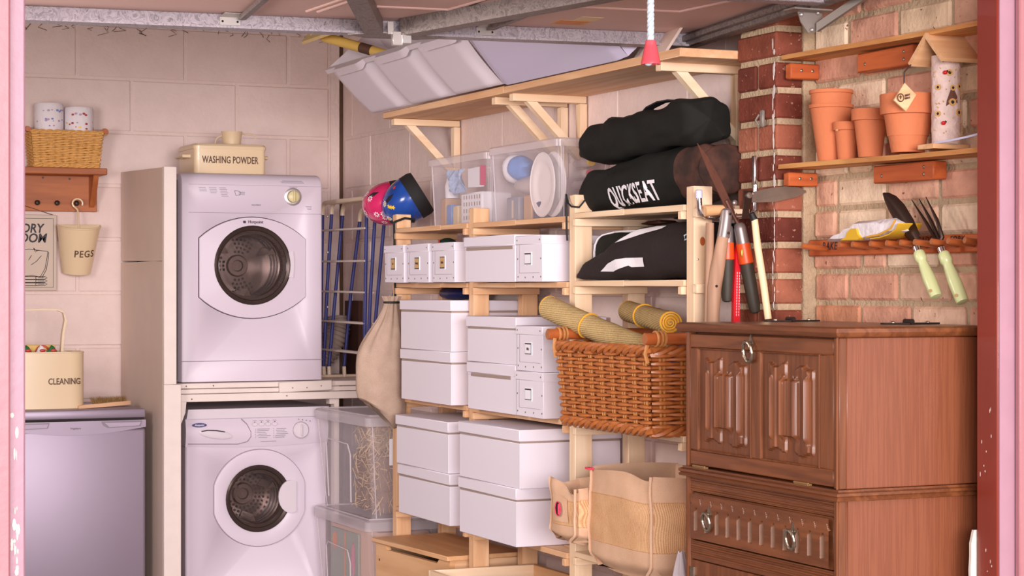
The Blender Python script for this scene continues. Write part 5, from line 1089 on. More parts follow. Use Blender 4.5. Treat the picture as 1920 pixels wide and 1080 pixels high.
# striped bags on the second level
surf3, front3 = make_bag([(-2.945, -.285, 1.366, .006, .006), (-2.985, -.270, 1.380, .022, .026), (-3.08, -.259, 1.396, .026, .042), (-3.19, -.238, 1.420, .044, .066), (-3.28, -.195, 1.432, .074, .078), (-3.45, -.18, 1.435, .082, .082), (-3.575, -.175, 1.434, .078, .080), (-3.592, -.175, 1.43, .05, .06), (-3.600, -.175, 1.43, .004, .004)], 2.9, .004, 14)
b3 = thing('striped_bag', 'dark brown cloth bag with white stripes and pointed end, on the second shelf', 'bag', (-.19, -3.25, 1.353))
obj('bag_cloth', MB().grid(lambda u, v: (lambda p: (p[0], p[1], max(p[2], 1.3528)))(surf3(u, v)), 48, 60, True), M['nylon2'], b3)
def patch(poly, n=14):
    """polygon in (y, z) laid on the front of the bag"""
    b = bmesh.new(); f = b.faces.new([b.verts.new((0, y, z)) for y, z in poly]); bmesh.ops.triangulate(b, faces=[f])
    bmesh.ops.subdivide_edges(b, edges=b.edges[:], cuts=4, use_grid_fill=True); bmesh.ops.triangulate(b, faces=b.faces[:])
    b.verts.index_update(); mb = MB().add([v.co.copy() for v in b.verts], [tuple(v.index for v in f_.verts) for f_ in b.faces]); b.free()
    return mb.map(lambda p: (front3(p.y, p.z)-.003, p.y, p.z))
obj('white_stripe', patch([(-3.17, 1.462), (-3.21, 1.478), (-3.263, 1.497), (-3.345, 1.507), (-3.42, 1.506), (-3.40, 1.499), (-3.34, 1.49), (-3.27, 1.478)]), M['logo'], b3, flat=True)
obj('white_stripe', patch([(-3.093, 1.379), (-3.14, 1.401), (-3.189, 1.413), (-3.24, 1.417), (-3.332, 1.417), (-3.329, 1.391), (-3.266, 1.390), (-3.253, 1.395), (-3.172, 1.378)]), M['logo'], b3, flat=True)
obj('cord_loop', MB().tube([(-.262, -3.595, 1.47), (-.268, -3.575, 1.462), (-.268, -3.572, 1.474), (-.262, -3.592, 1.482)], .002, 6), M['rope'], b3)
surf4, front4 = make_bag([(-2.920, -.135, 1.422, .004, .004), (-2.925, -.135, 1.422, .07, .05), (-2.935, -.137, 1.428, .088, .070), (-3.05, -.135, 1.430, .088, .074), (-3.20, -.125, 1.432, .072, .076), (-3.30, -.085, 1.436, .030, .078), (-3.56, -.066, 1.436, .022, .076), (-3.585, -.066, 1.43, .015, .05), (-3.59, -.066, 1.43, .003, .003)], 3.4, .002, 20)
b4 = thing('striped_bag', 'black cloth bag with white piping, standing behind the pointed striped bag', 'bag', (-.085, -3.25, 1.353))
obj('bag_cloth', MB().grid(lambda u, v: (lambda p: (p[0], p[1], max(p[2], 1.3528)))(surf4(u, v)), 40, 40, True), M['nylon'], b4)
obj('white_piping', MB().tube([(front4(-2.945, z)-.002, -2.935-.012*abs(z-1.43)*10, z) for z in (1.42, 1.44, 1.46, 1.478, 1.49)]+[(front4(y, 1.497)-.001, y, 1.499) for y in (-2.97, -3.02, -3.08, -3.14)], .0035, 6), M['logo'], b4)
for i, (y, z, m_, lb) in enumerate(((-3.10, 1.5165, 'rust', 'dark orange scarf crumpled on the black piped bag'), (-3.30, 1.5265, 'iron', 'brown scarf crumpled on the black piped bag, middle'), (-3.47, 1.5255, 'packyellow', 'mustard and violet scarf crumpled on the black piped bag near the post'))):
    tag(obj('scarf', MB().grid(lambda u, v: (-.085+.045*math.cos(2*PI*u)*math.sin(PI*v)*(1+.2*math.sin(14*u+6*v)), y+.075*math.sin(2*PI*u)*math.sin(PI*v)*(1+.2*math.sin(19*v)), z+.0085-.007*math.cos(PI*v)*(1+.3*math.sin(25*u))), 24, 10, True), M[m_], None, loc=(-.085, y, z)), lb, 'scarf', 'scarves on the black bag')

# ================================================================== willow hamper with mats
hm = thing('willow_hamper', 'large brown willow hamper with dowel handles holding rolled straw mats', 'hamper', (-.20, -3.30, .925))
hpt = wicker_basket(hm, -.382, -.020, -3.590, -3.005, .945, 1.150, .012, 14, 19, .0058, M['willow'], M['willowlight'], 1.5, 1.2)
for z, nm, f, rr in ((.937, 'base_braid', 0, .0085), (1.158, 'rim_braid', 1, .0085)):
    for ph in (0, 2*PI/3, 4*PI/3):
        pts = []
        for i in range(241):
            (px, py), n = hpt(i/240, f); a = i*.42+ph
            pts.append((px+n[0]*.009*math.cos(a), py+n[1]*.009*math.cos(a), z+.009*math.sin(a)))
        obj(nm, MB().tube(pts, rr, 6), M['willow'], hm)
obj('base', MB().bx(-.36, -.04, -3.565, -3.03, .9255, .93), M['willow'], hm)
for y in (-2.990, -3.605):
    hd = obj('handle', MB().tube([(-.408, y, 1.192), (-.02, y, 1.192)], .0165, 16), M['dowel'], hm)
    obj('handle_end', MB().tube([(-.4095, y, 1.192), (-.408, y, 1.192)], .0150, 16), M['dowelend'], hd)
    for x in (-.375, -.362, -.352, -.05): obj('binding', MB().tube(arc((x, y, 1.192), .0195, 0, 2*PI, 16, 'yz'), .004, 6), M['willowlight'], hd)
    s_ = .014 if y > -3.2 else -.014
    obj('binding_tail', MB().tube([(-.392, y-s_, 1.18), (-.396, y-s_*1.4, 1.15), (-.390, y-s_*1.2, 1.125)], .006, 6), M['willowlight'], hd)
def rolled_mat(label, a, b, r, ties, sag=.0):
    t = thing('straw_mat', label, 'mat', tuple((Vector(a)+Vector(b))/2), 'rolled mats in the hamper')
    A, B = Vector(a), Vector(b); P = [A.lerp(B, i/10)-Vector((0, 0, sag*math.sin(PI*i/10))) for i in range(11)]
    obj('mat_roll', MB().tube(P, [r*(1+.02*math.sin(3*i)) for i in range(11)], 24), M['straw_mat'], t)
    d = (B-A).normalized(); q = d.to_track_quat('Z', 'Y').to_matrix().to_4x4()
    for e, sg_ in ((A, -1), (B, 1)):
        pts = []
        for k in range(90):
            an = k*.28; rr = r*(1-k/95.0); pts.append(q @ Vector((rr*math.cos(an), rr*math.sin(an), sg_*(.003))) + e)
        obj('bound_edge', MB().tube(pts, .0034, 5), M['matedge'], t)
    for f in ties:
        c = A.lerp(B, f)-Vector((0, 0, sag*math.sin(PI*f)))
        obj('tie', MB().tube([q @ Vector(((r+.002)*math.cos(x), (r+.002)*math.sin(x), .008*math.sin(x*.5+1))) + c for x in [2*PI*k/24 for k in range(25)]], .003, 6), M['matedge'], t)
rolled_mat('rolled straw mat propped on the hamper rim, with its far end sticking up', (-.345, -2.86, 1.270), (-.205, -3.42, 1.125), .036, (.32,), .006)
rolled_mat('rolled straw mat lying flat across the hamper, its yellow spiral end showing', (-.115, -2.945, 1.258), (-.235, -3.43, 1.232), .032, (.40,))
tag(obj('blue_cloth', MB().grid(lambda u, v: (-.20+.10*math.cos(2*PI*u)*math.sin(PI*v), -3.505+.050*math.sin(2*PI*u)*math.sin(PI*v)*(1+.12*math.sin(9*u*6)), 1.125+.05*math.cos(PI*v)), 40, 12, True), M['bluecloth'], None, loc=(-.2, -3.505, 1.08)), 'blue pleated cloth tucked in the near end of the willow hamper', 'cloth')

# ================================================================== jute bags
def jute_bag(label, x0, x1, y0, y1, z0, z1, seed, hole):
    t = thing('jute_bag', label, 'bag', ((x0+x1)/2, (y0+y1)/2, z0), 'jute bags below the hamper')
    H_ = z1-z0
    def prm(u):
        P = rrect(x0, x1, y0, y1, .010, 0, 4); n_ = len(P); s_ = (u % 1)*n_; i = int(s_) % n_; f_ = s_-int(s_); a, b = P[i], P[(i+1) % n_]
        return None
    L = [y1-y0, x1-x0, y1-y0, x1-x0]; tot = sum(L)
    def base(u):
        s_ = (u % 1)*tot
        if s_ < L[0]: return Vector((x0, y1-s_, 0)), Vector((-1, 0, 0)), s_/L[0]
        s_ -= L[0]
        if s_ < L[1]: return Vector((x0+s_, y0, 0)), Vector((0, -1, 0)), s_/L[1]
        s_ -= L[1]
        if s_ < L[2]: return Vector((x1, y0+s_, 0)), Vector((1, 0, 0)), s_/L[2]
        s_ -= L[2]
        return Vector((x1-s_, y1, 0)), Vector((0, 1, 0)), s_/L[3]
    def surf(u, v, inset=0):
        p, n, f = base(u); z = lerp(z0, z1, v)
        bulge = .012*math.sin(PI*f)*math.sin(PI*min(1, v*1.05))+.006*pnoise(Vector((u*7+seed, v*4, seed)))+.004*math.sin(26*u+seed+5*v)*v
        rnd = .030*(1-smooth(0, .14, v))
        q = p+n*(bulge-rnd-inset-.010*(1-math.sin(PI*max(.001, min(.999, f))))**3)
        zt = (.012*math.sin(9*u+seed)-.018*math.exp(-((f-.85)/.18)**2)*(1 if n.x < 0 else 0))*smooth(.6, 1, v)-.012*math.sin(PI*f)*(1-smooth(0, .25, v))
        return (q.x, q.y, z+zt)
    for nm, va, vb, m_ in (('bottom_band', 0, .27, 'juteband'), ('ribbed_panel', .27, .76, 'jute'), ('top_band', .76, 1, 'juteband')):
        obj(nm, MB().grid(lambda u, v: surf(u, lerp(va, vb, v)), 96, 14, True), M[m_], t)
    obj('lining', MB().grid(lambda u, v: surf(u, lerp(1, .25, v), .004), 96, 8, True), M['juteband'], t)
    R = [surf(i/96, 0) for i in range(96)]; obj('bag_base', MB().add(R, [tuple(range(96))]), M['juteband'], t)
    for uu in (0, L[0]/tot, (L[0]+L[1])/tot): obj('seam_edge', MB().tube([Vector(surf(uu, k/20))+Vector((-.004, -.002, 0)) for k in range(21)], .0045, 6), M['juteband'], t)
    for v in (.27, .76): obj('band_seam', MB().tube([surf(k/96, v) for k in range(97)], .0016, 4), M['jute'], t)
    if hole:
        yc, zc = (y0+y1)/2-.006, z0+H_*.55
        obj('handle_patch', MB().grid(lambda u, v: (lambda q: (q[0]-.003, q[1], q[2]))(surf(lerp(.25, .75, u)*L[0]/tot, lerp(.32, .78, v))), 10, 10), M['juteband'], t)
        xx = surf(.5*L[0]/tot, .55)[0]
        ho = obj('handle_hole', MB().disc((xx-.005, yc, zc), .018, 'x', 16, .020), M['gap'], t, flat=True)
        obj('gingham_edge', MB().tube([(xx-.006, yc+.0185*math.cos(a), zc+.0205*math.sin(a)) for a in [2*PI*k/20 for k in range(21)]], .0016, 6), M['gingham'], ho)
        obj('gingham_lining', MB().grid(lambda u, v: (xx-.0065-.004*math.sin(PI*u), lerp(yc-.014, yc-.006, u), zc+lerp(-.015, .015, v)), 4, 6), M['gingham'], ho)
    else:
        obj('gingham_loop', MB().bx(x1-.012, x1-.008, y0+.075, y0+.10, z1-.075, z1+.028), M['gingham'], t)
        obj('gingham_tab', MB().bx(x0-.004, x0+.01, y1-.02, y1+.012, z1-.002, z1+.004), M['gingham'], t)
    return t
jute_bag('small jute bag with gingham-lined handle hole, hung on the third shelving post', -.402, -.298, -3.176, -2.985, .590, .758, 2, True)
jute_bag('large open jute bag with ribbed panels and gingham loop, on the low shelf', -.372, -.075, -3.590, -3.185, .532, .806, 6, False)
tag(obj('polythene_sack', MB().grid(lambda u, v: (-.40+.05*math.cos(2*PI*u)*(1-.85*v**4)*(1+.16*math.sin(12*PI*u+9*v)), -3.795+.070*math.sin(2*PI*u)*(1-.9*v**3)*(1+.16*math.sin(10*PI*u+12*v)), .64*v+.004*math.sin(6*PI*u)*v), 48, 18, True), M['polybag'], None, loc=(-.40, -3.795, 0)), 'grey crumpled polythene sack standing between the jute bag and the dark cabinet', 'sack')

# ================================================================== carved oak cabinet
bu = thing('carved_cabinet', 'dark carved oak cabinet with linenfold fall front and gothic drawer', 'cabinet', (-.24, -4.26, 0))
bx0, bx1, by0, by1 = -.448, -.030, -4.612, -3.905
obj('upper_case', MB().bx(bx0+.02, bx1, by0, by1, .876, 1.218, .002), wood('oakside', 'z'), bu)
obj('lower_case', MB().bx(bx0+.02, bx1, by0, by1, .0, .850, .002), wood('oakside', 'z'), bu)
def slab(o, z0_, z1_): return [(bx0-o, by0-o, z0_), (bx1+o*.3, by0-o, z0_), (bx1+o*.3, by1+o, z0_), (bx0-o, by1+o, z0_)], z1_
def moulded(name, prof, m_):
    obj(name, MB().loft([[(bx0-o, by0-o, z), (bx1+o*.5, by0-o, z), (bx1+o*.5, by1+o, z), (bx0-o, by1+o, z)] for o, z in prof]), m_, bu)
moulded('top', [(0, 1.2185), (.010, 1.2185), (.016, 1.222), (.020, 1.230), (.018, 1.238), (.010, 1.2425), (0, 1.2425)], wood('oak', 'y'))
moulded('waist_moulding', [(0, .8505), (.012, .8505), (.014, .855), (.010, .859), (.014, .862), (.014, .868), (.006, .871), (.006, .8755), (0, .8755)], wood('oak', 'y'))
for y in (by0, by1-.022):
    for za, zb_ in ((.876, 1.218), (0, .850)):
        cp_ = obj('corner_stile', MB().bx(bx0, bx0+.02, y, y+.022, za, zb_, .002), wood('oak', 'z'), bu)
        obj('reeded_bead', MB().tube([(bx0-.001, y+.006, za), (bx0-.001, y+.006, zb_)], .003, 6), wood('oak', 'z'), cp_)
obj('side_stile', MB().bx(bx0+.022, bx0+.075, by0-.0025, by0-.0001, 0, .850), wood('oakside', 'z'), bu); obj('side_stile', MB().bx(-.062, bx1, by0-.004, by0-.0001, 0, .850), wood('oak', 'z'), bu); obj('side_stile', MB().bx(-.062, bx1, by0-.004, by0-.0001, .876, 1.218), wood('oak', 'z'), bu)
# fall front
fx = bx0+.004; f0, f1 = by0+.0235, by1-.0235
ff = obj('fall_front', MB().bx(fx+.008, fx+.016, f0, f1, .880, 1.214), wood('oak', 'z'), bu)
pan = ((-4.228, -3.968), (-4.531, -4.272))
for a, b, c, d, ax in ((f0, f1, 1.178, 1.214, 'y'), (f0, f1, .880, .918, 'y'), (f0, -4.532, .918, 1.178, 'z'), (-3.967, f1, .918, 1.178, 'z'), (-4.271, -4.229, .918, 1.178, 'z')):
    obj('frame_rail' if ax == 'y' else 'frame_stile', MB().bx(fx-.004, fx+.008, a, b, c, d, .0025), wood('oak', ax), ff)
def linenfold(s, t):
    """height of the carving, s across (0..1), t up (0..1)"""
    def ridge(c, w_, h): return h*max(0, 1-((s-c)/w_)**2)
    m_ = lambda lo, hi: smooth(lo-.012, lo+.004, t)*(1-smooth(hi-.004, hi+.012, t))
    og = .022*math.cos((s-.26)*PI*7); h = 0
    if .12 < s < .42: h = max(h, m_(.11+og*.8, .89-og)*(.0042 if (.17 < s < .27) else .0026)*(1 if .20 < s < .34 or t > .80 or t < .2 else .75))
    if .58 < s < .88: h = max(h, m_(.09+og*.8, .87-og)*(.0042 if (.72 < s < .82) else .0026)*(1 if .66 < s < .80 or t > .78 or t < .18 else .75))
    og2 = .016*abs(math.sin((s-.5)*PI*6.2))
    if .335 < s < .665: h = max(h, m_(.235-og2*0+.012, .765-og2)*(.0030+.0024*abs(math.sin((s-.5)*PI*6.0))))
    for c in (.205, .385, .5, .615, .79): h += ridge(c, .022, .0030)*m_(.22, .78)
    return h
for a, b in pan:
    p_ = obj('panel', MB().bx(fx+.004, fx+.0078, a, b, .919, 1.177), wood('oak', 'z'), ff)
    obj('linenfold_carving', MB().grid(lambda u, v: (fx+.0035-linenfold(u, v)*2.3, lerp(b, a, u), lerp(.920, 1.176, v)), 72, 60), wood('oak', 'z'), p_)
    obj('panel_moulding', MB().tube([(fx-.003, b, .9195), (fx-.003, b, 1.1765), (fx-.003, a, 1.1765), (fx-.003, a, .9195), (fx-.003, b, .9195)], .0028, 6), wood('oak', 'z'), p_)
def ring_pull(parent, y, z, r, tilt=.5):
    k = obj('ring_pull', MB().prism([(fx-.005, y-.012, z), (fx-.005, y, z+.022), (fx-.005, y+.012, z), (fx-.005, y, z-.016)], (-.003, 0, 0)).ball((fx-.012, y, z), .006, .006, .006, 10, 6), M['brass'], parent)
    obj('ring', MB().tube([(fx-.016-.004*math.sin(a)+.0, y+r*.80*math.cos(a), z-r*.85+r*math.sin(a)) for a in [2*PI*i/28 for i in range(29)]], [.0042+.0008*math.cos(i*2.2) for i in range(29)], 8), M['brass'], k)
ring_pull(ff, -4.232, 1.196, .024)
for y in (-3.985, -4.465):
    obj('hinge', MB().bx(bx0-.008, bx0+.004, y-.030, y+.030, .874, .8795, .001).tube([(bx0-.007, y-.03, .879), (bx0-.007, y+.03, .879)], .003, 8), M['hinge'], bu)
# drawer section
obj('upper_band', MB().bx(fx, fx+.016, f0, f1, .812, .849, .001), wood('oak', 'y'), bu)
for z in (.842, .836, .824, .818): obj('band_reed', MB().tube([(fx-.0005, f0, z), (fx-.0005, f1, z)], .0025, 6), wood('oak', 'y'), bu)
dw = obj('drawer', MB().bx(fx+.004, fx+.016, f0+.012, f1-.004, .690, .810, .0015), wood('oak', 'y'), bu)
d0, d1 = f0+.016, f1-.006; nfl = 12
def gothic(u, v):
    """recessed lancets with V cuts above and thin ribs between"""
    x = u*nfl; k = x-math.floor(x)-.5; h = 0; hw = .17
    if abs(k) < hw:
        top = .70-.10*(abs(k)/hw)**2
        if .16 < v < top: h = .0042*math.sqrt(max(0, 1-(k/hw)**2))*smooth(.16, .19, v)*(1-smooth(top-.03, top, v))
    kk = abs(abs(k)-.5)
    if kk < .035 and .12 < v < .60: h = max(h, -.0022*(1-kk/.035)*(1-smooth(.5, .60, v)))
    if .76 < v < .92 and kk < .16 and abs(v-(.77+kk*.95)) < .032: h = max(h, .0035*(1-abs(v-(.77+kk*.95))/.032))
    return h
obj('gothic_carving', MB().grid(lambda u, v: (fx-.0062+gothic(u, v)*1.9, lerp(d1, d0, u), lerp(.693, .807, v)), 300, 56), wood('oak', 'y'), dw)
for k in range(nfl):
    u0 = (k+.5)/nfl; yc = lerp(d1, d0, u0); hw_ = (d1-d0)/nfl*.165
    obj('carved_flute', MB().grid(lambda u, v: (fx-.0056+.0050*math.sqrt(max(0, 1-(2*u-1)**2)), yc+hw_*(2*u-1), lerp(.693+.114*.175, .693+.114*(.69-.09*(2*u-1)**2), v)), 8, 6), M['paleoak'], dw)  # flutes coloured paler than the carved oak round them
for y in (-4.030, -4.424): ring_pull(dw, y, .762, .022)
obj('lower_band', MB().bx(fx, fx+.016, f0, f1, .640, .688, .001), wood('oak', 'y'), bu)
for z in (.682, .676, .670, .660, .654): obj('band_reed', MB().tube([(fx-.0005, f0, z), (fx-.0005, f1, z)], .0025, 6), wood('oak', 'y'), bu)
for a, b in ((f0, -4.26), (-4.258, f1)):
    cd_ = obj('cupboard_door', MB().bx(fx+.004, fx+.016, a, b, .08, .638, .002), wood('oak', 'z'), bu)
    obj('door_frame', MB().prism([(fx+.004, b, .08), (fx+.004, a, .08), (fx+.004, a, .11), (fx+.004, b, .11)], (-.006, 0, 0)).prism([(fx+.004, b, .60), (fx+.004, a, .60), (fx+.004, a, .638), (fx+.004, b, .638)], (-.006, 0, 0)).prism([(fx+.004, b, .111), (fx+.004, b-.03, .111), (fx+.004, b-.03, .599), (fx+.004, b, .599)], (-.006, 0, 0)).prism([(fx+.004, a+.03, .111), (fx+.004, a, .111), (fx+.004, a, .599), (fx+.004, a+.03, .599)], (-.006, 0, 0)), wood('oak', 'z'), cd_)
    obj('strap_hinge', MB().bx(fx-.006, fx-.002, (b-.02 if b > -4.0 else a), (b if b > -4.0 else a+.02), .585, .62), M['brass'], cd_)
obj('plinth', MB().bx(bx0-.006, bx1, by0-.006, by1+.006, 0, .075, .003), wood('oak', 'y'), bu)
# loose hinges on the top
for lb, x, y, ln in (('black iron strap hinge lying on the cabinet top by the red pier', -.15, -3.97, .14), ('black iron strap hinge lying on the cabinet top below the garden fork', -.10, -4.42, .16)):
    h_ = thing('strap_hinge', lb, 'hinge', (x, y, 1.2425), 'loose hinges on the cabinet top')
    obj('hinge_leaf', MB().prism([(x-.10, y-.008, 1.243), (x-.03, y-.014, 1.243), (x-.03, y+.014, 1.243), (x-.10, y+.008, 1.243)], (0, 0, .004)), M['blackiron'], h_)
    obj('hinge_leaf', MB().prism([(x-.02, y-.014, 1.243), (x+.06, y-.008, 1.243), (x+.06, y+.008, 1.243), (x-.02, y+.014, 1.243)], (0, 0, .004)), M['blackiron'], h_)
    obj('knuckle', MB().tube([(x-.025, y-.016, 1.2495), (x-.025, y+.016, 1.2495)], .0065, 10), M['blackiron'], h_)
    for d_ in (-.07, .03): obj('boss', MB().ball((x+d_, y, 1.247), .006, .006, .004, 8, 5), M['brass'], h_)

# ================================================================== tools on the chrome hook
ck_ = thing('tool_hook', 'chrome U-shaped tool hook with pale rubber tip, fixed to the brick pier', 'hook', (-.12, -3.70, 1.60))
yk = -3.70
obj('hook_rod', MB().tube([(-.1175, yk, 1.668), (-.1185, yk, 1.56), (-.120, yk, 1.542), (-.126, yk, 1.530), (-.140, yk, 1.525), (-.25, yk, 1.520), (-.272, yk, 1.522), (-.286, yk, 1.531), (-.292, yk, 1.545), (-.2935, yk, 1.578)], .0075, 12), M['chrome'], ck_)
obj('wall_plate', MB().rbx(-.1265, -.1145, yk-.0085, yk+.0085, 1.61, 1.690, .004, 2), M['chrome'], ck_)
obj('rubber_tip', MB().tube([(-.2935, yk, 1.572), (-.294, yk, 1.592), (-.294, yk, 1.594)], [.0095, .0095, .006], 12), M['tip'], ck_)
# rusty shears with orange and dark grips
sh_ = thing('garden_shears', 'garden shears with rusty pointed blades and orange and dark grips on the hook', 'shears', (-.20, -3.735, 1.5))
ys_ = -3.735
def blade(mb, a, b, wd0, wd1, th, y):
    a, b = Vector((a[0], y, a[1])), Vector((b[0], y, b[1])); d = (b-a).normalized(); n = d.cross(Vector((0, 1, 0)))
    P = []
    for t, k in ((0, wd0), (.15, wd1), (.55, wd1*.9), (.85, wd1*.45), (1, .001)): P.append((a.lerp(b, t), k))
    poly = [p+n*k*.5 for p, k in P]+[p-n*k*.5 for p, k in P[::-1]]
    return mb.prism([tuple(q) for q in poly], (0, th, 0))
obj('blade', blade(MB(), (-.208, 1.528), (-.318, 1.716), .014, .022, .003, ys_), M['rust'], sh_)
obj('blade', blade(MB(), (-.212, 1.535), (-.300, 1.700), .014, .024, .003, ys_+.004), M['rust'], sh_)
obj('tang', MB().tube([(-.230, ys_, 1.565), (-.212, ys_-.002, 1.530), (-.194, ys_-.004, 1.500)], .006, 8), M['rust'], sh_)
obj('pivot_bolt', MB().ball((-.206, ys_-.004, 1.559), .008, .006, .008, 10, 6), M['zinc'], sh_)
def grip(t, P, ra):
    A, B = Vector(P[0]), Vector(P[1])
    g_ = obj('handle', MB().tube([A.lerp(B, f) for f in (.44, .46, .7, .92, .985, 1)], [ra*1.12, ra*1.1, ra*1.08, ra*.98, ra*.8, ra*.4], 14), M['darkgrip'], t)
    obj('orange_band', MB().tube([A.lerp(B, f) for f in (.225, .235, .44, .45)], [ra*1.12, ra*1.15, ra*1.22, ra*1.1], 14), M['orange'], g_)
    obj('ferrule', MB().tube([A.lerp(B, f) for f in (0, .02, .06, .225)], [ra*.5, ra*.85, ra*1.02, ra*1.1], 14), M['ferrule'], g_)
    c = A.lerp(B, .33); obj('brass_badge', MB().ball((c.x-ra*.9, c.y-ra*.75, c.z), .004, .003, .013, 10, 6), M['brassnail'], g_)
grip(sh_, ((-.194, ys_-.006, 1.505), (-.146, ys_-.012, 1.262)), .0165)
grip(sh_, ((-.214, ys_+.020, 1.500), (-.213, ys_+.026, 1.292)), .0155)
# old shears with broad grey blade
os_ = thing('old_shears', 'old shears with broad grey blade pointing right and a pale wooden handle', 'shears', (-.16, -3.755, 1.5))
yo = -3.818
obj('broad_blade', MB().prism([(-0.2060, yo, 1.556), (-0.1960, yo, 1.585), (-0.1580, yo, 1.594), (-0.0980, yo, 1.602), (-0.0580, yo, 1.600), (-0.0340, yo, 1.592), (-0.0320, yo, 1.587), (-0.0580, yo, 1.575), (-0.1280, yo, 1.560)], (0, -.003, 0)), M['blade'], os_)
obj('blade_bevel', MB().prism([(-0.2060, yo-.0032, 1.556), (-0.1280, yo-.0032, 1.560), (-0.0580, yo-.0032, 1.575), (-0.0340, yo-.0032, 1.588), (-0.0780, yo-.0032, 1.583), (-0.1380, yo-.0032, 1.574)], (0, -.0012, 0)), M['blade'], os_)
obj('pivot_plate', MB().prism([(-0.2280, yo-.004, 1.588), (-0.2040, yo-.004, 1.588), (-0.2060, yo-.004, 1.555), (-0.2140, yo-.004, 1.540), (-0.2130, yo-.004, 1.515), (-0.2340, yo-.004, 1.513), (-0.2310, yo-.004, 1.535), (-0.2290, yo-.004, 1.560)], (0, -.006, 0)), M['iron'], os_)
obj('pivot_bolt', MB().lathe([(.0005, yo-.0165), (.008, yo-.0155), (.009, yo-.010)], 12, (-.216, 0, 1.575), 'y'), M['blade'], os_)
obj('rivet', MB().ball((-0.2020, yo-.006, 1.580), .004, .003, .004, 8, 5), M['zinc'], os_)
hd = obj('pale_handle', MB().tube([(-0.1940, yo-.004, 1.512), (-0.1860, yo-.006, 1.44), (-0.1700, yo-.01, 1.34), (-0.1580, yo-.014, 1.248)], [.0090, .0098, .0098, .0095], 12), M['cane'], os_)
obj('socket', MB().tube([(-0.2040, yo-.004, 1.528), (-0.1960, yo-.004, 1.512)], [.008, .010], 12), M['rubber'], hd)
# wooden loppers
lp = thing('wooden_loppers', 'old loppers with gnarled wooden handles and steel ferrule on the hook', 'loppers', (-.27, -3.72, 1.4))
yl = -3.728
obj('gnarled_handle', MB().tube([(-.238, yl-.008, 1.475), (-.246, yl-.006, 1.44), (-.256, yl-.004, 1.38), (-.262, yl, 1.33), (-.266, yl, 1.25), (-.266, yl, 1.10)], [.0155, .0165, .0185, .0185, .0175, .016], 14).map(lambda p: (p.x+.0025*pnoise(p*40), p.y+.002*pnoise(p*37), p.z)), wood('grey', 'z'), lp)
obj('steel_ferrule', MB().tube([(-.231, yl-.010, 1.544), (-.231, yl-.010, 1.538), (-.232, yl-.010, 1.52), (-.236, yl-.009, 1.49), (-.240, yl-.008, 1.466)], [.007, .014, .0165, .0165, .0168], 14), M['ferrule'], lp)
obj('second_handle', MB().tube([(-.268, yl+.014, 1.505), (-.268, yl+.016, 1.40), (-.272, yl+.018, 1.15)], [.011, .012, .012], 12), wood('grey', 'z'), lp)
obj('cross_handle', MB().tube([(-.284, yl+.016, 1.537), (-.225, yl+.010, 1.541)], [.016, .013], 12), wood('chest', 'x'), lp)
for x, z in ((-.229, 1.528), (-.234, 1.477)): obj('rivet', MB().ball((x, yl-.027, z), .0035, .002, .0035, 8, 5), M['iron'], lp)
obj('nail_head', MB().ball((-.266, yl-.018, 1.335), .004, .003, .004, 8, 5), M['iron'], lp)
rs = thing('red_folding_saw', 'slim red plastic-handled tool with white printing hanging behind the shears', 'saw', (-.19, -3.72, 1.2))
obj('handle', MB().loft([[(x-w_, yy, z), (x+w_, yy, z), (x+w_, yy+.012, z), (x-w_, yy+.012, z)] for x, yy, z, w_ in ((-.188, -3.730, 1.450, .004), (-.190, -3.731, 1.42, .007), (-.196, -3.734, 1.32, .0095), (-.200, -3.736, 1.10, .011))]), M['redplastic'], rs)
obj('hanging_loop', MB().tube([(-.186, -3.722, 1.449), (-.178, -3.712, 1.50), (-.178, -3.70, 1.532), (-.178, -3.69, 1.50), (-.186, -3.720, 1.449)], .0015, 6), M['cord'], rs)
s = MB()
for k in range(16): s.bx(-.1995+.0005*k*.4, -.1985+.0005*k*.4, -3.7365, -3.7335, 1.255+k*.0075, 1.2605+k*.0075).bx(-.192+.0005*k*.4, -.191+.0005*k*.4, -3.7365, -3.7335, 1.255+k*.0075, 1.260+k*.0075)
stuff(obj('white_printing', s, M['logo'], rs))
tag(obj('yellow_packet', MB().bx(-.245, -.225, -3.660, -3.652, 1.353, 1.46), M['packyellow'], None, loc=(-.235, -3.656, 1.353)), 'yellow packet standing behind the shears beside the last shelving post', 'packet')
obj('pipe_clip', MB().bx(-.122, -.112, -3.742, -3.726, 1.765, 1.812, .003).tube([(-.122, -3.726, 1.80), (-.128, -3.718, 1.785), (-.122, -3.726, 1.77)], .003, 6), M['rustyplate'], pier)

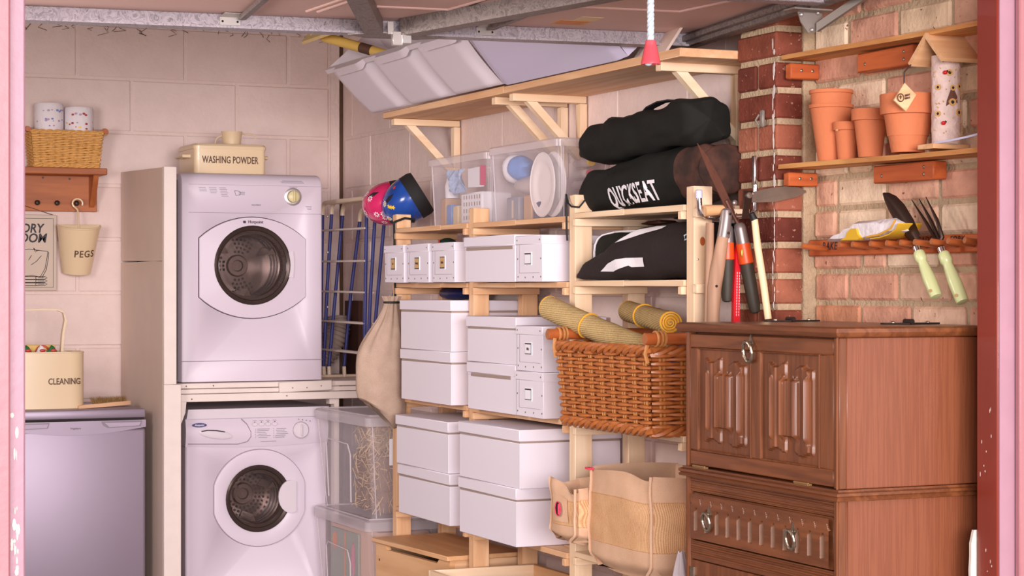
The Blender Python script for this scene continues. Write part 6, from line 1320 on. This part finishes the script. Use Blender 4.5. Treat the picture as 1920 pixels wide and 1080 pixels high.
# ================================================================== brick-wall shelves, pots, insect house
def plank_shelf(name, label, z, th, depth, y0, y1, blocks, mw):
    t = thing(name, label, 'shelf', (-depth/2, (y0+y1)/2, z-.06), 'plank shelves on the brick wall')
    obj('plank', MB().grid(lambda u, v: (0, 0, 0), 1, 1) and MB().loft([[(-depth+.004*math.sin(7*y), y, z-th+w_), (-.002, y, z-th+w_), (-.002, y, z+w_), (-depth+.004*math.sin(7*y+1), y, z+w_)] for y in [lerp(y0, y1, i/12) for i in range(13)] for w_ in [.004*math.sin((y+4.2)*3)]]), wood('ply', 'y'), t)
    for xa_, xb_, ya_, yb2, za, zb_ in blocks:
        o = obj('support_block', MB().bx(xa_, xb_, ya_, yb2, za, zb_, .003), wood('stained', 'y' if yb2-ya_ > .06 else 'x'), t)
        if yb2-ya_ > .06: S_ = [(xa_-.0005, lerp(ya_, yb2, f), lerp(za, zb_, g_), 'x') for f, g_ in ((.15, .3), (.15, .7), (.85, .4))]
        else: S_ = [(lerp(xa_, xb_, f), ya_-.0005, lerp(za, zb_, .55), 'y') for f in (.38, .76)]
        for x, y, zz, ax in S_:
            if y < -4.6: continue
            obj('screw', MB().ball((x, y, zz), .0015 if ax == 'x' else .0045, .0045 if ax == 'x' else .0015, .0045, 8, 5), M['brass'], o)
    return t
plank_shelf('plank_shelf', 'empty rough plywood shelf high on the brick wall', 1.948, .012, .102, -4.69, -3.812, ((-.094, -.004, -3.842, -3.813, 1.888, 1.929), (-.042, -.004, -4.318, -4.076, 1.882, 1.9305), (-.05, -.004, -4.69, -4.645, 1.886, 1.929)), 'ply')
plank_shelf('plank_shelf', 'plywood shelf on the brick wall carrying terracotta pots and insect house', 1.656, .012, .112, -4.69, -3.812, ((-.100, -.008, -3.842, -3.813, 1.602, 1.638), (-.045, -.004, -4.408, -4.153, 1.594, 1.6385), (-.05, -.004, -4.69, -4.65, 1.594, 1.6385)), 'ply')
def pot(parent, x, y, z0, h, rt, rb, rimh, rimt=.004, name='pot', m_='terracotta'):
    P = [(.0005, z0), (rb, z0), (lerp(rb, rt-rimt, (h-rimh)/h), z0+h-rimh), (rt-rimt*.2, z0+h-rimh+.001), (rt, z0+h-.002), (rt-.001, z0+h), (rt-.007, z0+h), (rb-.004, z0+.01), (.0005, z0+.01)]
    return obj(name, MB().lathe(P, 40, (x, y, 0)), M[m_], parent)
def potthing(label, x, y, z, grp='terracotta pots on the lower plank shelf'): return thing('flower_pot', label, 'pot', (x, y, z), grp)
zs = 1.6605
t = potthing('tall terracotta pot, outer of the nested pair, at the left shelf end', -.064, -3.990, zs); pot(t, -.064, -3.990, zs, .146, .058, .034, .010, .003)
t = potthing('terracotta pot nested inside the tall one at the left shelf end', -.064, -3.990, zs+.06); pot(t, -.064, -3.990, zs+.062, .122, .0575, .043, .010, .003, 'pot')
t = potthing('smallest terracotta pot with chipped rim, second from the left', -.044, -4.052, zs); o = pot(t, -.062, -4.060, zs, .096, .036, .023, .022); obj('chipped_rim', MB().ball((-.0965, -4.066, zs+.074), .003, .006, .003, 8, 5), M['terrapale'], t)
t = potthing('medium terracotta pot between the smallest and the largest pots', -.054, -4.157, zs); pot(t, -.056, -4.157, zs, .122, .048, .030, .030)
t = potthing('largest terracotta pot beside the insect house', -.074, -4.345, zs); pot(t, -.074, -4.345, zs, .118, .068, .040, .026, .005)
t = potthing('terracotta pot nested in the largest one beside the insect house', -.074, -4.345, zs+.03); pot(t, -.074, -4.345, zs+.040, .102, .0685, .050, .028, .004)
# insect house
ih = thing('insect_house', 'birch log insect house with pitched wooden roof on the lower plank shelf', 'insect house', (-.052, -4.466, 1.6605))
lx, ly = -.050, -4.466
obj('base_plate', MB().bx(-.108, -.004, ly-.030, ly+.034, 1.661, 1.673, .001), wood('ash', 'x'), ih)
obj('birch_log', MB().grid(lambda u, v: (lx+(.034+.0015*pnoise(Vector((math.cos(2*PI*u)*2, math.sin(2*PI*u)*2, v*9))))*math.cos(2*PI*u), ly+(.034+.0015*pnoise(Vector((math.cos(2*PI*u)*2, math.sin(2*PI*u)*2, v*9))))*math.sin(2*PI*u), lerp(1.673, 1.885, v)), 32, 24, True), M['birch'], ih)
def onlog(a, z): return Vector((lx+.0352*math.cos(a), ly+.0352*math.sin(a), z)), Vector((math.cos(a), math.sin(a), 0))
for a, z, r in ((-1.95, 1.842, .008), (-2.75, 1.808, .007), (-1.15, 1.810, .007), (-1.75, 1.772, .009), (-1.2, 1.748, .009), (-2.75, 1.745, .007), (-1.72, 1.806, .007)):
    c, n = onlog(a, z); tx = Vector((0, 0, 1)); ty = n.cross(tx)
    o = obj('cane_plug', MB().tube([c-n*.002, c+n*.001], r, 12), M['cut'], ih)
    obj('cane_hole', MB().add([c+n*.0013+(tx*math.cos(q*PI/4)+ty*math.sin(q*PI/4))*r*.5 for q in range(8)], [tuple(range(8))]), M['gap'], o, flat=True)
P = []
for a, z in ((-1.75, 1.812), (-1.35, 1.785), (-1.32, 1.770), (-1.75, 1.772), (-2.2, 1.762), (-2.15, 1.775), (-1.95, 1.795)):
    c, n = onlog(a, z); P.append(c-n*.0)
obj('bare_patch', MB().add(P, [(0, 1, 3), (1, 2, 3), (3, 4, 5), (3, 5, 6), (0, 3, 6)]), M['birchdark'], ih, flat=True)
for a, z in ((-2.25, 1.842), (-2.35, 1.722)):
    c, n = onlog(a, z); o = obj('ladybird', MB().ball(c+n*.003, .006, .006, .005, 10, 6), M['ladybird'], ih); obj('ladybird_head', MB().ball(c+n*.004+Vector((.006, 0, .003)), .003, .003, .003, 8, 5), M['rubber'], o)
s = MB()
for k in range(40):
    a = random.uniform(-PI, .2); c, n = onlog(a, random.uniform(1.68, 1.87)); s.tube([c-n*.001, c+n*random.uniform(.003, .006)+Vector((0, 0, .003))], [.0016, .0004], 4)
stuff(obj('bark_curl', s, M['cut'], ih))
for sgn, nm in ((1, 'roof_panel'), (-1, 'roof_panel')):
    ap = 1.938; obj(nm, MB().prism([(-.110, ly, ap), (-.110, ly+sgn*.070, ap-.066), (-.110, ly+sgn*.062, ap-.074), (-.110, ly-sgn*.0, ap-.014)], (.108, 0, 0)), wood('ash', 'x'), ih)
tgx = thing('wooden_tag', 'small diamond wooden tag with burnt round emblem hanging from the insect house roof', 'tag', (-.112, -4.40, 1.78))
cy_, cz_ = -4.412, 1.788
obj('tag_board', MB().prism([(-.134, cy_, cz_+.034), (-.105, cy_-.006, cz_+.006), (-.130, cy_, cz_-.034), (-.160, cy_+.006, cz_-.008)], (0, -.005, 0)), wood('ash', 'x'), tgx)
obj('string', MB().tube([(-.134, cy_-.002, cz_+.030), (-.132, cy_, cz_+.06), (-.108, ly+.060, 1.868)], .002, 6), M['wire'], tgx)
em = obj('emblem_ring', MB().tube([(-.146+.009*math.cos(a), cy_-.0062+.0, cz_-.002+.009*math.sin(a)) for a in [2*PI*k/18 for k in range(19)]], .0014, 5), M['emboss'], tgx)
obj('emblem_mark', MB().bx(-.150, -.142, cy_-.0068, cy_-.0055, cz_-.001, cz_+.001).bx(-.147, -.145, cy_-.0068, cy_-.0055, cz_-.006, cz_+.004), M['emboss'], tgx)
s = MB()
for k in range(7): s.bx(-.134+k*.0037, -.1315+k*.0037, cy_-.0078, cy_-.004, cz_+.001+k*.0009, cz_+.006+k*.0009).bx(-.134+k*.0037, -.1315+k*.0037, cy_-.0078, cy_-.004, cz_-.006+k*.0009, cz_-.001+k*.0009)
stuff(obj('burnt_lettering', s, M['emboss'], tgx))
tag(obj('cable_tie', MB().loft([[(x, y, z), (x+.001, y, z+.005), (x+.003, y, z+.005), (x+.002, y, z)] for x, y, z in ((-.088, -4.47, 1.6735), (-.09, -4.54, 1.675), (-.085, -4.60, 1.680), (-.07, -4.66, 1.689))]), M['tip'], None, loc=(-.085, -4.55, 1.673)), 'thin pale plastic cable tie on the shelf at the insect house base', 'cable tie')
# ---------------------------------------------------------------- tool rack
rk = thing('tool_rack', 'stained wooden tool rack with dowel pegs and handwritten names on the brick wall', 'rack', (-.01, -4.23, 1.436))
obj('backboard', MB().bx(-.020, -.003, -4.69, -3.812, 1.415, 1.459, .003), wood('stained', 'y'), rk)
for y in (-3.90, -4.075, -4.135, -4.215, -4.285, -4.345, -4.402, -4.470, -4.535, -4.60, -4.66):
    o = obj('dowel_peg', MB().tube([(-.095, y, 1.441), (-.0205, y, 1.434)], .0075, 12), M['dowel'], rk); obj('peg_end', MB().tube([(-.0957, y, 1.4411), (-.095, y, 1.441)], .0068, 12), M['dowelend'], o)
for wd_, y, z, sz in (('RAKE', -3.915, 1.440, .030), ('HOE', -4.20, 1.444, .026), ('SPADE', -4.335, 1.447, .024), ('FORK', -4.47, 1.446, .024)):
    obj('handwriting', facex(text(wd_, sz, .0003, .9, .0002, .15, space=1.1)).tf(T(-.0206, y, z)), M['ink'], rk, flat=True)
gl = thing('garden_glove', 'white cotton gardening gloves with yellow patch lying on the rack pegs', 'glove', (-.06, -4.15, 1.448))
GO = [(-3.985, 1.4505), (-4.01, 1.462), (-4.055, 1.468), (-4.075, 1.482), (-4.115, 1.487), (-4.14, 1.500), (-4.22, 1.501), (-4.285, 1.503), (-4.32, 1.490), (-4.335, 1.470), (-4.27, 1.456), (-4.20, 1.4505), (-4.10, 1.4495), (-4.02, 1.4490)]
def puff(poly, x0_, x1_, e=.7):
    cy__ = sum(p[0] for p in poly)/len(poly); cz__ = sum(p[1] for p in poly)/len(poly)
    R = []
    for x, k in ((x0_, e), (lerp(x0_, x1_, .25), .95), (lerp(x0_, x1_, .5), 1), (lerp(x0_, x1_, .75), .95), (x1_, e)): R.append([(x, cy__+(p[0]-cy__)*k, max(1.4495, cz__+(p[1]-cz__)*k)) for p in poly])
    return MB().loft(R)
obj('cotton_body', puff(GO, -.098, -.030), M['glovewhite'], gl)
obj('yellow_patch', puff([(-4.085, 1.4500), (-4.112, 1.458), (-4.122, 1.474), (-4.14, 1.481), (-4.166, 1.480), (-4.172, 1.466), (-4.185, 1.4560), (-4.175, 1.4500)], -.1035, -.085, .9), M['gloveyellow'], gl)
obj('yellow_cuff', MB().loft([[(-.100, y, z), (-.03, y, z), (-.03, y, z+.0025), (-.100, y, z+.0025)] for y, z in ((-4.22, 1.4515), (-4.26, 1.4535), (-4.30, 1.460), (-4.330, 1.472), (-4.341, 1.486))]), M['gloveyellow'], gl)
obj('cuff_fold', MB().tube([(-.1005, -4.205, 1.4575), (-.1005, -4.26, 1.462), (-.1005, -4.31, 1.476), (-.1005, -4.330, 1.496)], .0025, 6), M['matedge'], gl)
def handle(t, A, B):
    A, B = Vector(A), Vector(B)
    o = obj('handle', MB().tube([A.lerp(B, f) for f in (0, .03, .17, .19, .24, .36, .62, .95, .99, 1)], [.012, .0145, .015, .0135, .0115, .0135, .0165, .0155, .014, .008], 16), M['greenhandle'], t)
    c = A.lerp(B, .86); obj('hang_hole', MB().tube([c+Vector((-.0145, -.006, 0)), c+Vector((-.0166, -.008, 0))], .004, 10), M['hinge'], o)
    obj('collar', MB().tube([A-(B-A).normalized()*.014, A], .0095, 12), M['chrome'], o)
tw = thing('hand_trowel', 'hand trowel with dark bronzed blade and pale green handle in the rack', 'trowel', (-.06, -4.38, 1.42))
handle(tw, (-.064, -4.374, 1.418), (-.058, -4.440, 1.308))
A, B = Vector((-.062, -4.360, 1.440)), Vector((-.070, -4.232, 1.566)); n = Vector((.35, -.75, .55)).normalized(); d = (B-A).normalized(); sd = Vector((0, .70, .71)).cross(Vector((1, 0, 0))).normalized()
sd = Vector((0, -d.z, d.y)).normalized()
R = []
for f, k in ((0, .011), (.06, .020), (.3, .027), (.6, .029), (.8, .024), (.93, .014), (1, .003)):
    c = A.lerp(B, f); R.append([c+sd*k*q+Vector((.014*(1-q*q)*0+.012*q*q*k/.03, 0, 0)) for q in (-1, -.5, 0, .5, 1)])
obj('blade', MB().loft(R, closed=False), M['iron'], tw, fixn=False)
obj('shank', MB().tube([(-.064, -4.372, 1.421), (-.062, -4.362, 1.436), (-.060, -4.345, 1.455)], [.006, .006, .004], 10), M['iron'], tw)
fk = thing('hand_fork', 'three-pronged hand fork with pale green handle in the rack, right of the trowel', 'fork', (-.06, -4.49, 1.42))
handle(fk, (-.066, -4.477, 1.414), (-.058, -4.543, 1.296))
obj('shank', MB().tube([(-.066, -4.476, 1.416), (-.064, -4.470, 1.432), (-.064, -4.464, 1.443)], .0055, 10), M['iron'], fk)
for b_, m2, tp in (((-.066, -4.448, 1.447), (-.068, -4.42, 1.48), (-.072, -4.358, 1.545)), ((-.064, -4.458, 1.449), (-.066, -4.43, 1.49), (-.070, -4.386, 1.546)), ((-.062, -4.468, 1.451), (-.064, -4.45, 1.492), (-.068, -4.410, 1.550))):
    obj('prong', MB().tube([(-.064, -4.464, 1.444), b_, m2, tp], [.006, .0055, .0048, .001], 8), M['iron'], fk)

# ================================================================== pull cord nearest the camera
pc_ = thing('pull_cord', 'pale blue rope with translucent red cone hanging from the open garage door', 'cord', (-.80, -4.38, 1.84))
px_, py_ = -.803, -4.38
rp = MB()
for ph in range(3): rp.tube([(px_+.0042*math.cos(k*.7+ph*2.094), py_+.0042*math.sin(k*.7+ph*2.094), 1.885+k*.0034) for k in range(70)], .0045, 6)
for i, o_ in enumerate((rp,)): obj('rope', o_, M['rope'], pc_)
obj('cone', MB().lathe([(.0005, 1.895), (.011, 1.895), (.0125, 1.890), (.0215, 1.848), (.0225, 1.846), (.0225, 1.840), (.019, 1.840), (.010, 1.884)], 28, (px_, py_, 0)), M['cone'], pc_)
obj('knot', MB().ball((px_-.006, py_, 1.842), .009, .008, .006, 10, 6), M['rope'], pc_)
